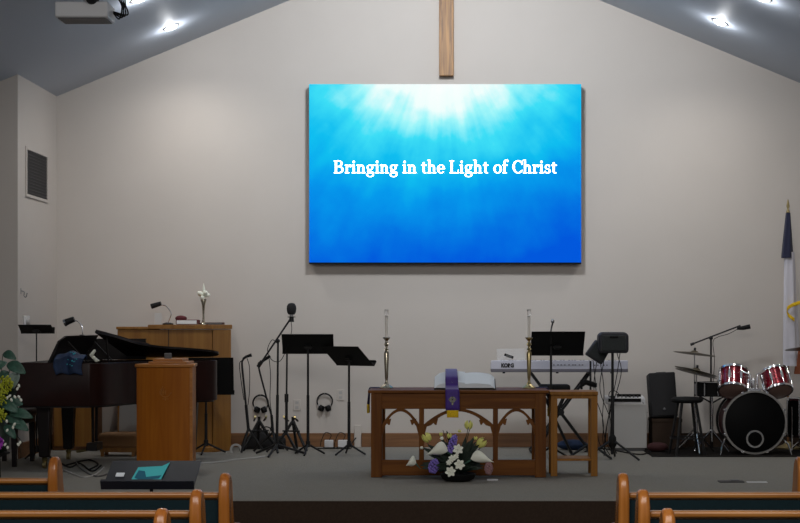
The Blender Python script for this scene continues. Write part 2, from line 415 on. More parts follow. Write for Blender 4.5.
# serif lettering drawn from stems, serifs and bowls (unit: cap height = 1)
XH = .66
def bowl(b, cx, cy, rx, ry, a0=0, a1=360, tv=.16, th=.07, n=28):
    """elliptical stroke: thick at the sides, thin at top and bottom"""
    vs = []; n = max(6, int(n*abs(a1-a0)/360))
    for i in range(n+1):
        a = R(a0+(a1-a0)*i/n); c_, s_ = math.cos(a), math.sin(a)
        vs.append((cx+rx*c_, -.0, cy+ry*s_)); vs.append((cx+(rx-tv)*c_, 0, cy+(ry-th)*s_))
    b._add(vs, [(2*i, 2*i+1, 2*i+3, 2*i+2) for i in range(n)])
def rc(b, x0, z0, x1, z1): b._add([(x0, 0, z0), (x1, 0, z0), (x1, 0, z1), (x0, 0, z1)], [(0, 1, 2, 3)])
def quad(b, *p): b._add([(q[0], 0, q[1]) for q in p], [tuple(range(len(p)))])
def glyph(b, ch, SB=.155):
    s = .06   # serif thickness
    if ch == 'B':
        rc(b, .12, 0, .12+SB, 1); rc(b, .02, 0, .5, s); rc(b, .02, 1-s, .46, 1); rc(b, .2, .49, .5, .55)
        bowl(b, .44, .765, .32, .235, -90, 90, .15, .06); bowl(b, .48, .275, .36, .275, -90, 90, .16, .06); return .94
    if ch == 'L':
        rc(b, .12, 0, .12+SB, 1); rc(b, .02, 0, .78, s); rc(b, .02, 1-s, .40, 1); quad(b, (.72, 0), (.78, 0), (.8, .28), (.75, .28)); return .86
    if ch == 'C':
        bowl(b, .52, .5, .47, .515, 42, 318, .17, .065); quad(b, (.82, .66), (.88, .66), (.88, 1.0), (.84, 1.0)); quad(b, (.8, .15), (.84, .12), (.9, .26), (.86, .28)); return .92
    if ch in 'il':
        rc(b, .12, 0, .12+SB-.01, XH); rc(b, .02, 0, .38, s); rc(b, .02, XH-s, .15, XH); bowl(b, .19, .89, .095, .095, 0, 360, .09, .09, 14); return .42
    if ch == 'r':
        rc(b, .12, 0, .26, XH); rc(b, .02, 0, .40, s); rc(b, .02, XH-s, .15, XH); bowl(b, .43, XH-.19, .2, .19, 60, 180, .08, .09); bowl(b, .5, XH-.1, .085, .085, 0, 360, .08, .08, 12); return .59
    if ch in 'nh':
        top = XH if ch == 'n' else 1.05
        rc(b, .12, 0, .26, top); rc(b, .02, 0, .36, s); rc(b, .02, top-s, .15, top)
        bowl(b, .42, XH-.22, .24, .225, 0, 160, .14, .09); rc(b, .52, 0, .66, XH-.2); rc(b, .44, 0, .78, s); return .82
    if ch == 'o':
        bowl(b, .4, XH/2, .35, XH/2+.02, 0, 360, .15, .055); return .79
    if ch == 'e':
        bowl(b, .37, XH/2, .33, XH/2+.02, 0, 318, .15, .06); rc(b, .1, XH/2-.01, .69, XH/2+.05); return .72
    if ch == 'g':
        bowl(b, .34, XH-.215, .27, .225, 0, 360, .13, .055); quad(b, (.5, XH-.08), (.72, XH-.08), (.72, XH), (.48, XH-.02))
        bowl(b, .24, .15, .13, .11, 100, 260, .08, .06); rc(b, .22, .02, .5, .12); bowl(b, .36, -.13, .32, .18, 0, 360, .1, .055); bowl(b, .48, .0, .2, .12, -30, 90, .12, .09); return .76
    if ch == 't':
        rc(b, .15, .12, .29, .86); rc(b, .02, XH-.07, .48, XH); bowl(b, .36, .16, .21, .18, 180, 300, .14, .07); return .52
    if ch == 'f':
        rc(b, .12, 0, .26, .85); rc(b, .02, 0, .40, s); rc(b, .02, XH-.07, .46, XH); bowl(b, .36, .84, .24, .23, 50, 180, .14, .07); bowl(b, .47, .96, .075, .075, 0, 360, .07, .07, 12); return .48
    if ch == 's':
        bowl(b, .29, XH-.17, .22, .19, 30, 270, .12, .055); bowl(b, .31, .165, .24, .19, -150, 90, .13, .06); quad(b, (.42, XH-.2), (.47, XH-.2), (.47, XH), (.43, XH)); quad(b, (.06, 0), (.1, 0), (.11, .2), (.06, .2)); return .6
    return .36
tb = B(); cur = 0
for ch in 'Bringing in the Light of Christ':
    tmp = B(); adv = glyph(tmp, ch)
    for sh_, lift in ((0, 0), (.03, .01)):
        vmap = {v: tb.bm.verts.new(v.co+V((cur+sh_, 0, lift))) for v in tmp.bm.verts}
        for f in tmp.bm.faces: tb.bm.faces.new([vmap[v] for v in f.verts])
    tmp.bm.free(); cur += adv
kx = (X(557, Ys)-X(333.5, Ys))/cur; kz = 12.6/F*Ys
for v in tb.bm.verts: v.co = V((v.co.x*kx, 0, v.co.z*kz))
M['letters'] = mat('lit_letters', (1, 1, 1, 1), .5, emit=(1, 1, 1, 1), estr=1.0)
tb.put('lettering', M['letters'], t, loc=(X(333.5, Ys)-(x0+x1)/2, -.003, Z(173.2, Ys)-z0), flat=True, label='white serif lettering')

# ------------------------------------------------------------ pews
def pew(x_end, x_far, Y, label, dz=0):
    d = 1 if x_far > x_end else -1
    t = thing('church_pew', label, 'pew', (x_end, Y, 0), 0, 'oak pews facing the stage')
    prof = [(-.04, 0), (.50, 0), (.50, .55), (.49, .60), (.45, .635), (.38, .645), (.30, .635), (.22, .64), (.16, .67), (.12, .73), (.10, .80), (.09, .87),
            (.07, .915), (.045, .94), (.01, .95), (-.025, .943), (-.055, .915), (-.07, .87), (-.068, .8), (-.055, .6), (-.045, .3)]
    L = x_far-x_end
    for xx in (0, L):
        a, c = sorted((xx, xx+d*.058)) if xx == 0 else sorted((xx-d*.058, xx))
        pb = B(); pb.prism(prof, a, c, 'YZ')
        for v in pb.bm.verts:
            if v.co.z > .78: v.co.x = (a+c)/2+(v.co.x-(a+c)/2)*(1-.10*min(1, (v.co.z-.78)/.14))
        pb.put('pew_end', M['honeyV'], t, bevel=.017, seg=3)
    a, c = sorted((d*.055, L-d*.055))
    B().bb(a, c, -.035, .03, .818-dz, .85-dz).put('top_rail', M['honey'], t, bevel=.012, seg=3)
    B().bb(a, c, -.028, -.008, .45, .81-dz).put('back_panel', M['teal'], t)
    B().bb(a, c, -.008, .012, .30, .815-dz).put('back_board', M['honey'], t)
    B().bb(a, c, .012, .05, .46, .80).put('back_cushion', M['teal'], t, bevel=.015)
    B().bb(a, c, .0, .46, .38, .41).put('seat_board', M['honey'], t, bevel=.006)
    B().bb(a, c, .04, .45, .41, .455).put('seat_cushion', M['teal'], t, bevel=.018)
    B().bb(a, c, .36, .39, .1, .38).put('front_rail', M['honey'], t)
    return t
for Y, k, xa_, xb_ in ((8.33, 'farthest', -1.183, .83), (7.50, 'middle', -1.195, .838), (6.72, 'nearest', -1.215, .852)):
    nm = {'farthest': 'farthest of the three long ones', 'middle': 'middle of the three long ones', 'nearest': 'nearest to the camera'}[k]
    pew(xa_, -4.6, Y, 'oak pew with teal upholstery left of the aisle, '+nm)
    pew(xb_, 4.6, Y, 'oak pew with teal upholstery right of the aisle, '+nm)
pew(-2.33, -5.2, 9.36, 'short front oak pew at far left beside the flat music stand', .025)
pew(1.975, 5.2, 9.36, 'front oak pew at the right edge, only its end showing', .025)

# ------------------------------------------------------------ music stands
def music_stand(loc, label, hgt, w, h, tilt, rz=0, lipside=1, spread=.17, pole_r=.011, rise=.0, group='black music stands', m=None, dx=0, legrot=20):
    """desk leans so that its top goes towards local -Y (away from the reader at +Y); tilt is measured from the vertical"""
    t = thing('music_stand', label, 'music stand', loc, rz, group)
    m = m or M['blackm']
    B().tube([(0, 0, .10), (0, 0, hgt*.55)], pole_r*1.35, 12).put('lower_pole', M['black'], t)
    B().tube([(0, 0, hgt*.5), (0, 0, hgt)], pole_r, 12).put('upper_pole', M['black'], t)
    b = B(); b.cyl((0, 0, .08), (0, 0, .14), .022); b.put('hub', M['black'], t)
    for k in range(3):
        a = R(legrot+120*k); c_, s_ = math.cos(a), math.sin(a)
        B().tube(smooth([(0, 0, .11), (c_*spread*.35, s_*spread*.35, .075), (c_*spread, s_*spread, .012)]), .010, 8).put('leg', M['black'], t)
    mx = Matrix.Translation((dx, 0, hgt+.0)) @ Matrix.Rotation(R(tilt), 4, 'X')
    b = B(mx); c0 = -h*.40
    b.box((0, 0, c0+h/2), (w, .006, h)); b.put('desk', m, t, bevel=.002)
    b = B(mx); b.box((0, .025, c0+.003), (w+.01, .055, .006)); b.box((0, .052, c0+.012), (w+.01, .005, .024)); b.put('lip', m, t)
    b = B(mx); b.box((0, -.012, 0), (.05, .02, .06)); b.cyl((-.04, -.018, 0), (.04, -.018, 0), .01); b.put('tilt_clamp', M['black'], t)
    return t
Ym = 15.6
music_stand((X(308, Ym), Ym, ST), 'black music stand with a wide level desk, beside the boom microphone', Z(346, Ym)-ST, .50, .30, 50, R(3))
music_stand((X(349, Ym), Ym, ST), 'black music stand with a slanted turned desk, nearest the left candlestick', Z(358, Ym)-ST, .47, .31, 52, R(-36))
Yk = 15.25
ms = music_stand((X(551, Yk), Yk, ST), 'tall black music stand with gooseneck lamp in front of the keyboard', Z(346, Yk)-ST, .51, .30, 40, R(2), dx=.06)
b = B(); b.tube(smooth([(0.0, -.02, .02), (-.01, -.09, .12), (.0, -.06, .18), (.012, -.05, .22)]), .007, 8); b.put('lamp_neck', M['black'], ms, loc=(0, 0, Z(346, Yk)-ST))
b = B(); b.ball((.012, -.05, .235), (.016, .014, .022)); b.put('lamp_head', M['steel'], ms, loc=(0, 0, Z(346, Yk)-ST))
Yt = 15.75
music_stand((X(206, Yt), Yt, ST), 'black music stand behind the piano tail, beside the oak organ', Z(380, Yt)-ST, .46, .40, 22, R(6), dx=.04, spread=.2)
Yb = 15.0
music_stand((X(36.5, Yb), Yb, ST), 'thin black music stand with desk seen edge on, left of the piano', Z(330, Yb)-ST, .30, .26, 72, R(8), spread=.15, pole_r=.006)
# the flat one on the nave floor
Yf = 9.8
fs = music_stand((X(151.5, Yf), Yf, 0), 'black music stand with flat desk holding a turquoise booklet, before the stage', .785, .555, .34, 65, R(180), m=M['desk'])

# booklet lying on the flat desk (desk plane: rises towards +Y by 25 degrees)
def on_desk(u, v, lift=.0):
    """u to the right, v up the slope, in the flat desk's plane"""
    th = R(65)
    # local: desk up vector rotated; reader side is -Y in the world after the half turn
    up = V((0, math.sin(th), math.cos(th))); n = V((0, -math.cos(th), math.sin(th)))
    return V((X(151.5, Yf), Yf, .785))+V((u, 0, 0))+up*v+n*lift
t = thing('booklet', 'turquoise booklet lying open on the flat music stand desk', 'booklet', on_desk(-.0, -.1, .004))
o0 = t.location.copy()
def dk(u, v, l): return on_desk(u, v, l)-o0
b = B(); q = [(-.125, -.12), (.055, -.12), (.085, .17), (.045, .125), (-.10, .11)]
b._add([dk(u, v, .006) for u, v in q]+[dk(u, v, .010) for u, v in q], [(0, 1, 2, 3, 4), (9, 8, 7, 6, 5)]+[(i, i+5, (i+1) % 5+5, (i+1) % 5) for i in range(5)])
b.put('cover', M['tealpaper'], t)
b = B(); q = [(-.10, -.02), (-.06, -.05), (.05, -.03), (.06, .01), (-.03, -.01), (-.05, .06), (-.09, .07)]
b._add([dk(u, v, .0115) for u, v in q], [(0, 1, 2, 3, 4, 5, 6)]); b.put('printed_pattern', M['tealdark'], t, flat=True)
b = B(); q = [(-.22, .0), (-.17, .0), (-.17, .04), (-.22, .04)]
o = b._add([on_desk(u, v, .006) for u, v in q]+[on_desk(u, v, .012) for u, v in q], [(0, 1, 2, 3), (7, 6, 5, 4)]+[(i, i+4, (i+1) % 4+4, (i+1) % 4) for i in range(4)]).put('paper_note', M['paper'])
tag(o, 'small white paper note lying left of the turquoise booklet', 'note')

# ------------------------------------------------------------ organ console
Yo = 15.95
xo0, xo1 = X(116, Yo), X(232, Yo)
t = thing('organ_console', 'tall light oak organ console behind the grand piano', 'organ', ((xo0+xo1)/2, Yo, ST))
hw = (xo1-xo0)/2; ho = Z(325.5, Yo)-ST
xc = (xo0+xo1)/2; xf = X(213, Yo)-xc; xs_ = X(232, Yo+.25)-xc; xb_ = X(232, Yo+.62)-xc; xl_ = X(117, Yo)-xc
B().bb(xl_, xf-.012, .02, .60, .0, ho-.04).put('back_panel', M['organ'], t, bevel=.004)
B().prism([(xf-.008, .02), (xf, .01), (xs_-.01, .25), (xb_-.01, .60), (xf-.008, .60)], 0, ho-.04, 'XY').put('side_panel', M['organ'], t, bevel=.004)
B().bb(xl_-.01, X(149, Yo)-xc, 0, .62, ho-.04, ho-.012).put('top_board', M['organ'], t, bevel=.005)
B().prism([(X(148, Yo)-xc, -.01), (xf+.005, -.01), (xs_+.002, .25), (xb_+.002, .62), (X(148, Yo)-xc, .62)], ho-.036, ho+.008, 'XY').put('raised_top', M['organ'], t, bevel=.005)
B().bb(-.06, -.054, .012, .022, .02, ho-.04).put('panel_seam', M['cover'], t)
B().bb(xl_-.005, xf+.002, -.0, .61, 0, .05).put('plinth', M['organ'], t, bevel=.005)
zo = ST+ho+.008
# gooseneck lamp on the organ
tl = thing('gooseneck_lamp', 'chrome gooseneck lamp with black head on the organ top', 'lamp', (X(168, Yo+.25), Yo+.25, zo))
B().lathe([(.055, 0), (.055, .012), (.02, .022)], (0, 0, 0)).put('base', M['black'], tl)
s_ = (Yo+.25)/F
B().tube(smooth([(0, 0, .02), (.02, 0, .07), (.03, 0, .12), (-.02, 0, .19), (-.10, 0, .20), (-.13, 0, .19)]), .006, 8).put('neck', M['chrome'], tl)
B().tube([(-.07, 0, .215), (-.17, 0, .185)], [.022, .028], 12).put('lamp_shade', M['black'], tl)
o = B().bb(-.035, .035, -.004, .004, 0, .12).put('picture_card', M['offw'], None, loc=(X(158, Yo+.2), Yo+.2, zo)); o.rotation_euler = (R(-14), 0, R(10))
tag(o, 'small pale card leaning under the lamp on the organ', 'card')
# maroon cloth-bound books
t2 = thing('hymn_book', 'maroon hymn book lying on the organ beside the bud vase', 'book', (X(188, Yo+.2), Yo+.2, zo))
B().box((0, 0, .026), (.22, .16, .05)).put('cover', M['maroon'], t2, bevel=.008)
B().box((0, -.004, .026), (.20, .158, .036)).put('pages', M['paper'], t2)
o = B().ball((0, 0, .012), (.06, .045, .03)).put('folded_cloth', M['maroon'], None, loc=(X(181, Yo+.18), Yo+.18, zo+.052)); tag(o, 'crumpled maroon cloth on top of the hymn book', 'cloth')
t2 = thing('folder', 'thin dark folder lying at the right end of the organ top', 'folder', (X(215, Yo+.2), Yo+.2, zo))
B().box((0, 0, .012), (.17, .18, .022)).put('cover', M['redbag'], t2, bevel=.004)
B().box((0, -.003, .012), (.16, .18, .012)).put('pages', M['grey'], t2)
# bud vase with white bloom
t2 = thing('bud_vase', 'slender silver bud vase with a white flower on the organ', 'vase', (X(203.5, Yo+.25), Yo+.25, zo))
B().lathe([(.045, 0), (.04, .01), (.012, .03), (.010, .1), (.014, .19), (.032, .255), (.030, .26), (.01, .2)], seg=16).put('vase_body', M['silver'], t2)
b = B()
for i in range(7):
    a = i*2*PI/7; b.ball((.035*math.cos(a), .02*math.sin(a), .30+.03*math.sin(i*2.2)), (.034, .02, .022), 8, 6, rot=(0, .6*math.sin(a), a))
b.put('flower_head', M['petal'], t2)
B().tube([(0, 0, .3), (.004, 0, .36), (0, 0, .42)], [.012, .014, .002], 8).put('bud', M['petal'], t2)

# organ bench with cushion, behind the piano
Yq = 15.3
t = thing('organ_bench', 'low tan padded bench seen under the piano', 'bench', (X(120, 15.55), 15.55, ST))
B().box((0, 0, .155), (.38, .24, .14)).put('cushion', M['bench'], t, bevel=.03, seg=3)
B().box((0, 0, .065), (.34, .22, .045)).put('seat_rail', M['organ'], t)
for sx in (-1, 1):
    for sy in (-1, 1): B().box((sx*.15, sy*.09, .025), (.03, .03, .05)).put('leg', M['organ'], t)
t = thing('paper_sheet', 'pale sheet standing on the tan bench beneath the piano', 'sheet', (X(128, 15.6), 15.6, ST+.226))
o = B().box((0, 0, .155), (.17, .004, .30), rot=(R(-8), 0, 0)).put('sheet_page', M['offw'], t)

# wood panels glimpsed between the piano legs
t = thing('wooden_cabinet', 'low brown wooden cabinet seen beneath the keyboard end of the piano', 'cabinet', (X(74, 16.2), 16.2, ST))
B().bb(-.22, .22, 0, .3, .0, .56).put('body', M['base'], t, bevel=.006)
for sx in (-1, 1): B().bb(*sorted((sx*.01, sx*.20)), -.012, .0, .04, .53).put('door', M['organ'], t, bevel=.004)

# ------------------------------------------------------------ grand piano
t = thing('grand_piano', 'dark mahogany grand piano with its lid slightly raised', 'piano', (-3.1, 14.65, ST))
ox, oy = -3.1, 14.65
def loc2(l): return [(x-ox, y-oy) for x, y in l]
outline = [(-3.87, 13.97), (-3.25, 13.97)]
curve = [(-3.22, 13.97), (-3.12, 14.06), (-3.03, 14.28), (-2.95, 14.52), (-2.84, 14.70), (-2.72, 14.80), (-2.56, 14.87), (-2.40, 14.95), (-2.28, 15.04), (-2.23, 15.14), (-2.26, 15.26), (-2.36, 15.33), (-2.5, 15.35)]
curve = [(x if x < -3.0 else -3.0+(x+3.0)*.93, y) for x, y in curve]
outline = [(-3.87, 13.97)]+[(p.x, p.y) for p in smooth([(a, c, 0) for a, c in curve], 4)]+[(-3.87, 15.35)]
pl = loc2(outline)
# rim: shell with an inner opening
def inset(poly, d):
    n = len(poly); out = []
    for i in range(n):
        p, q, r_ = V(poly[i-1]), V(poly[i]), V(poly[(i+1) % n])
        a = (q-p).normalized(); c = (r_-q).normalized(); na = V((-a.y, a.x)); nc = V((-c.y, c.x)); m_ = (na+nc)
        m_ = m_.normalized()/max(.5, math.cos(na.angle(nc)/2)) if m_.length > 1e-6 else na
        out.append(tuple(q+m_*d))
    return out
inn = inset(pl, .05)
b = B(); n = len(pl); zb_, zt_ = .56, .937
vs = [(x, y, zb_) for x, y in pl]+[(x, y, zt_) for x, y in pl]+[(x, y, zt_) for x, y in inn]+[(x, y, zb_) for x, y in inn]
fs_ = []
for i in range(n):
    j = (i+1) % n
    fs_ += [(i, j, n+j, n+i), (n+i, n+j, 2*n+j, 2*n+i), (2*n+i, 2*n+j, 3*n+j, 3*n+i), (3*n+i, 3*n+j, j, i)]
b._add(vs, fs_); b.put('rim', M['piano'], t, bevel=.006)
b = B(); b.prism(inset(pl, .045), .60, .80, 'XY'); b.put('soundboard', M['pianod'], t)
b = B(); b.prism(inset(pl, .03), .545, .56, 'XY'); b.put('bottom_board', M['pianod'], t)
# keyboard shelf at the left end
B().bb(-3.99-ox, -3.865-ox, 14.02-oy, 15.30-oy, .60, .70).put('key_bed', M['piano'], t, bevel=.008)
b = B()
for i in range(50): b.bb(-3.985-ox, -3.87-ox, 14.06+i*.0240-oy, 14.06+i*.0240+.0225-oy, .70, .715)
o = b.put('white_keys', M['petal'], t)
b = B()
for i in range(49):
    if i % 7 in (2, 6): continue
    b.bb(-3.93-ox, -3.868-ox, 14.06+i*.024+.016-oy, 14.06+i*.024+.030-oy, .715, .727)
b.put('black_keys', M['blackm'], t)
for y in (13.99, 15.29): B().bb(-3.98-ox, -3.86-ox, y-oy-.02, y-oy+.04, .60, .80).put('key_cheek', M['piano'], t, bevel=.01)
# lid on a short stick, hinged along the back
lidpts = [p for p in outline if p[0] > -3.2]
lid = [(-3.16, 13.93)]+[(x+.02, y-.02) for x, y in outline[1:-1] if x > -3.13]+[(-3.16, 15.37)]
sl = .171
b = B(); nl = len(lid)
vs = [(x-ox, y-oy, .955+(15.37-y)*sl-.0) for x, y in lid]+[(x-ox, y-oy, .955+(15.37-y)*sl+.02) for x, y in lid]
b._add(vs, [tuple(range(nl)), tuple(range(2*nl-1, nl-1, -1))]+[(i, i+nl, (i+1) % nl+nl, (i+1) % nl) for i in range(nl)])
b.put('lid', M['pianod'], t)
fl = [(-3.16, 13.96), (-3.12, 14.05), (-3.03, 14.28), (-2.96, 14.5), (-2.85, 14.70), (-2.8, 15.36), (-3.16, 15.36)]
b = B(); nl = len(fl)
vs = [(x-ox, y-oy, .977+(15.37-y)*sl) for x, y in fl]+[(x-ox, y-oy, .990+(15.37-y)*sl) for x, y in fl]
b._add(vs, [tuple(range(nl)), tuple(range(2*nl-1, nl-1, -1))]+[(i, i+nl, (i+1) % nl+nl, (i+1) % nl) for i in range(nl)])
b.put('folded_lid_flap', M['piano'], t)
B().tube([(-3.10-ox, 14.25-oy, .80), (-3.12-ox, 14.20-oy, 1.155)], .008, 8).put('lid_prop', M['pianod'], t)
B().bb(-3.56-ox, -2.98-ox, 15.27-oy, 15.30-oy, .94, 1.14).put('spine_board', M['pianod'], t)
# music desk
b = B(); q = [(-3.60, 14.03, .94), (-3.60, 15.24, .94), (-3.44, 15.24, 1.175), (-3.47, 14.12, 1.175), (-3.51, 14.03, 1.13)]
q = [(x-ox, y-oy, z) for x, y, z in q]
b._add(q+[(x+.02, y, z) for x, y, z in q], [(0, 1, 2, 3, 4), (9, 8, 7, 6, 5)]+[(i, i+5, (i+1) % 5+5, (i+1) % 5) for i in range(5)])
b.put('music_desk', M['pianod'], t)
B().bb(-3.84-ox, -3.40-ox, 14.02-oy, 15.30-oy, .925, .94).put('desk_shelf', M['pianod'], t)
for y in (14.15, 15.15): B().tube([(-3.28-ox, y-oy, .94), (-3.45-ox, y-oy, 1.12)], .008, 6).put('desk_strut', M['pianod'], t)
# legs with casters
def piano_leg(x, y):
    o = B().box((x-ox, y-oy, .33), (.085, .085, .46), taper=1.45).put('leg', M['pianod'], t, bevel=.01)
    B().lathe([(.02, .10), (.03, .085), (.018, .06)], (x-ox, y-oy, 0)).put('caster_stem', M['brass'], o)
    B().cyl((x-ox-.015, y-oy, .032), (x-ox+.015, y-oy, .032), .032).put('caster', M['brass'], o)
for p in ((-3.66, 14.17), (-3.68, 15.12), (-2.52, 15.12)): piano_leg(*p)
b = B(); lx, ly = -3.33-ox, 14.66-oy
for dy in (-.08, .08): b.tube([(lx, ly+dy, .56), (lx, ly+dy*.8, .2)], .014, 8)
b.box((lx, ly, .16), (.10, .24, .07)); b.put('pedal_lyre', M['pianod'], t, bevel=.005)
for k in (-1, 0, 1): B().tube([(lx-.04, ly+k*.06, .13), (lx-.15, ly+k*.06, .115)], [.008, .014], 8).put('pedal', M['brass'], t)

# piano bench
t = thing('piano_bench', 'dark piano bench at the keyboard end, behind the tall flowers', 'bench', (-4.1, 14.62, ST))
B().box((0, 0, .46), (.34, .72, .07)).put('seat', M['pianod'], t, bevel=.02)
B().box((0, 0, .40), (.30, .66, .06)).put('seat_frame', M['pianod'], t)
for sx in (-1, 1):
    for sy in (-1, 1): B().box((sx*.13, sy*.30, .185), (.035, .035, .37), taper=1.5).put('leg', M['pianod'], t)

# piano lamp
Yl = 14.9
t = thing('piano_lamp', 'chrome arched lamp clipped to the piano music desk', 'lamp', (X(82, Yl)-.0, Yl, ST+1.165))
B().box((.0, 0, .0), (.035, .05, .03)).put('clip', M['black'], t)
k = Yl/F
B().tube(smooth([(0, 0, .0), (.005, 0, .05), (-.005, 0, .10), (-.04, 0, .14), (-.09, 0, .15)]), .0055, 8).put('neck', M['chrome'], t)
B().tube([(-.07, -.01, .16), (-.16, -.01, .125)], [.026, .034], 12).put('lamp_shade', M['black'], t)
B().cyl((-.145, -.01, .131), (-.163, -.01, .124), .036, .036).put('shade_rim', M['chrome'], t)

# blue cloth bag resting on piano corner
t = thing('blue_shawl', 'dark blue shawl with sequins draped over the piano side', 'cloth', (X(69, 13.95), 13.95, ST+.965))
def shawl(u, v):
    x = (u-.5)*.27*(1-.15*v)
    s = v*.235
    if s < .10: y, z = .10-s, .03*math.sin(PI*s/.1)
    else: y, z = -.012-.015*math.sin(u*9+1), -(s-.10)*.9
    return (x+.01*math.sin(v*7), y+.006*math.sin(u*17), z+.05*(1-v)*math.sin(PI*u)+.008*math.sin(u*13+v*5))
B().grid(shawl, 20, 14).put('cloth', M['blue'], t, solid=.008)
b = B()
for i in range(16):
    u, v = random.uniform(.45, .95), random.uniform(.25, .75); p = V(shawl(u, v)); b.ball(p+V((0, -.008, 0)), random.choice((.004, .006, .008)), 6, 4)
b.put('sequins', M['glint'], t)
t = thing('white_ornament', 'small white ruffled ornament on the piano beside the shawl', 'ornament', (X(93.5, 14.02), 14.02, ST+.94))
b = B()
for i in range(9):
    a = i*.7; b.ball((.025*math.cos(a)*(1-i/14), .012*math.sin(a), .02+i*.010), (.020, .012, .015), 8, 5, rot=(0, a, a))
b.put('ruffle', M['petal'], t)
B().ball((.035, 0, .02), (.018, .01, .010)).put('ruffle_tail', M['petal'], t)

# ------------------------------------------------------------ pulpit
Yu = 13.70
t = thing('pulpit', 'honey oak pulpit with a small carved emblem on its front', 'pulpit', (X(165.5, Yu), Yu, ST))
s_ = Yu/F; hw = 30.0*s_; hp = Z(365, Yu)-ST
body = [(-hw-.006, .07), (-hw+.108, 0), (hw-.035, 0), (hw-.025, .015), (hw-.062, .40), (-hw+.04, .40)]
def grow(poly, kx_, ky_, e=.0): return [(x*kx_, (y-.2)*ky_+.2) for x, y in poly]
B().prism(body, .06, hp-.02, 'XY').put('body', M['pulpit'], t, bevel=.004)
B().prism(grow(body, 1.02, 1.04), 0, .06, 'XY').put('plinth', M['pulpit'], t, bevel=.006)
B().bb(hw-.05, hw-.024, -.006, .02, .06, hp-.02).put('corner_post', M['pulpit2'], t, bevel=.003)
B().prism(grow(body, 1.05, 1.10), hp-.02, hp+.008, 'XY').put('top_moulding', M['pulpit2'], t, bevel=.006)
B().bb(-hw+.11, hw-.075, .0, .38, hp+.008, hp+.028).put('lower_step', M['pulpit2'], t, bevel=.004)
B().bb(-hw+.14, hw-.12, .04, .36, hp+.028, hp+.052).put('reading_desk', M['pulpit2'], t, bevel=.004)
B().bb(-.03, .03, .10, .14, hp+.05, hp+.10).put('reading_lamp', M['grey'], t, bevel=.005)
b = B(); ez = Z(393, Yu)-ST
for i, (dx, hh) in enumerate(((-.032, .05), (-.018, .075), (-.004, .062), (.012, .045))):
    b.tube([(dx-.01, -.004, ez-.015), (dx-.012, -.006, ez-.015+hh*.5), (dx-.006, -.004, ez-.015+hh)], [.004, .007, .002], 6)
b.tube(smooth([(-.05, -.003, ez+.005), (-.02, -.004, ez-.03), (.02, -.004, ez-.03), (.05, -.003, ez+.005)]), .004, 6)
b.tube([(0, -.003, ez-.03), (0, -.003, ez-.065)], .004, 6); b.tube([(-.025, -.003, ez-.05), (.025, -.003, ez-.05)], .0035, 6)
b.put('emblem', M['pulpit2'], t, label='small carved emblem')

# ------------------------------------------------------------ communion table
YT = 13.33; sT = YT/F
tx = X(458.5, YT)
t = thing('communion_table', 'dark wooden communion table with gothic arched front', 'table', (tx, YT, ST))
def lx(px): return X(px, YT)-tx
def lz(py): return Z(py, YT)-ST
D = .62
B().bb(lx(368), lx(549), -.02, D+.02, lz(393.2), lz(390.2)).put('tabletop', M['altar'], t, bevel=.006)
B().bb(lx(371), lx(546), 0, .04, lz(409), lz(393.2)).put('front_apron', M['altar'], t, bevel=.003)
B().bb(lx(371), lx(546), D-.04, D, lz(398), lz(393.2)).put('back_apron', M['altar'], t)
for a, c in ((371, 382), (535, 546)):
    for y0, y1 in ((-.008, .08), (D-.06, D+.006)): B().bb(lx(a), lx(c), y0, y1, 0, lz(393.2)).put('leg', M['altarV'], t, bevel=.004)
    B().bb(lx(a)+.02, lx(c)-.02, .08, D-.06, lz(405), lz(393.2)).put('side_apron', M['altar'], t)
    B().bb(lx(a)+.02, lx(c)-.02, .08, D-.06, .03, .10).put('side_rail', M['altar'], t)
for a, c in ((419, 424), (493, 498)): B().bb(lx(a), lx(c), .005, .05, lz(462), lz(407)).put('mullion', M['altarV'], t, bevel=.003)
B().bb(lx(382)-.01, lx(535)+.01, .0, .05, .015, lz(460)).put('bottom_rail', M['altar'], t, bevel=.004)
def arch(pa, pb):
    xa, xb = lx(pa), lx(pb); w = xb-xa; zt = lz(408.5); hgt = 16*sT; th = 3.0*sT
    xm = (xa+xb)/2
    b = B()
    for sgn, xs in ((1, xa), (-1, xb)):
        outer = []; inner = []
        n = 10
        for i in range(n+1):
            q = i/n                                         # from springing at the post up to the apex
            px_ = xs+sgn*(w/2)*q; pz_ = zt-hgt*(1-math.sin(q*PI/2)**.9)
            outer.append((px_, pz_))
        for i in range(n+1):
            q = i/n
            px_ = xs+sgn*(w/2)*q; dz = th*(1.15+.15*math.cos(q*PI))
            pz_ = zt-hgt*(1-math.sin(q*PI/2)**.9)-dz
            if q < .45: pz_ -= th*.9*math.sin(q/.45*PI)**2    # cusp
            inner.append((px_, pz_))
        b.prism(outer+inner[::-1], .006, .045)
        cx = xs+sgn*w*.155; cz = inner[3][1]-.004
        b.prism([(cx-.028, cz+.022), (cx+.028, cz+.034), (cx+sgn*.010+.006, cz-.018), (cx+sgn*.008-.006, cz-.018)], .008, .043)
        b.prism([(xs, zt-hgt-.03), (xs+sgn*.03, zt-hgt+.01), (xs+sgn*.012, zt-hgt-.06), (xs, zt-hgt-.10)], .008, .043)
    b.put('arch', M['altar'], t)
arch(382, 419); arch(424, 493); arch(498, 535)
ztab = ST+lz(390.2)

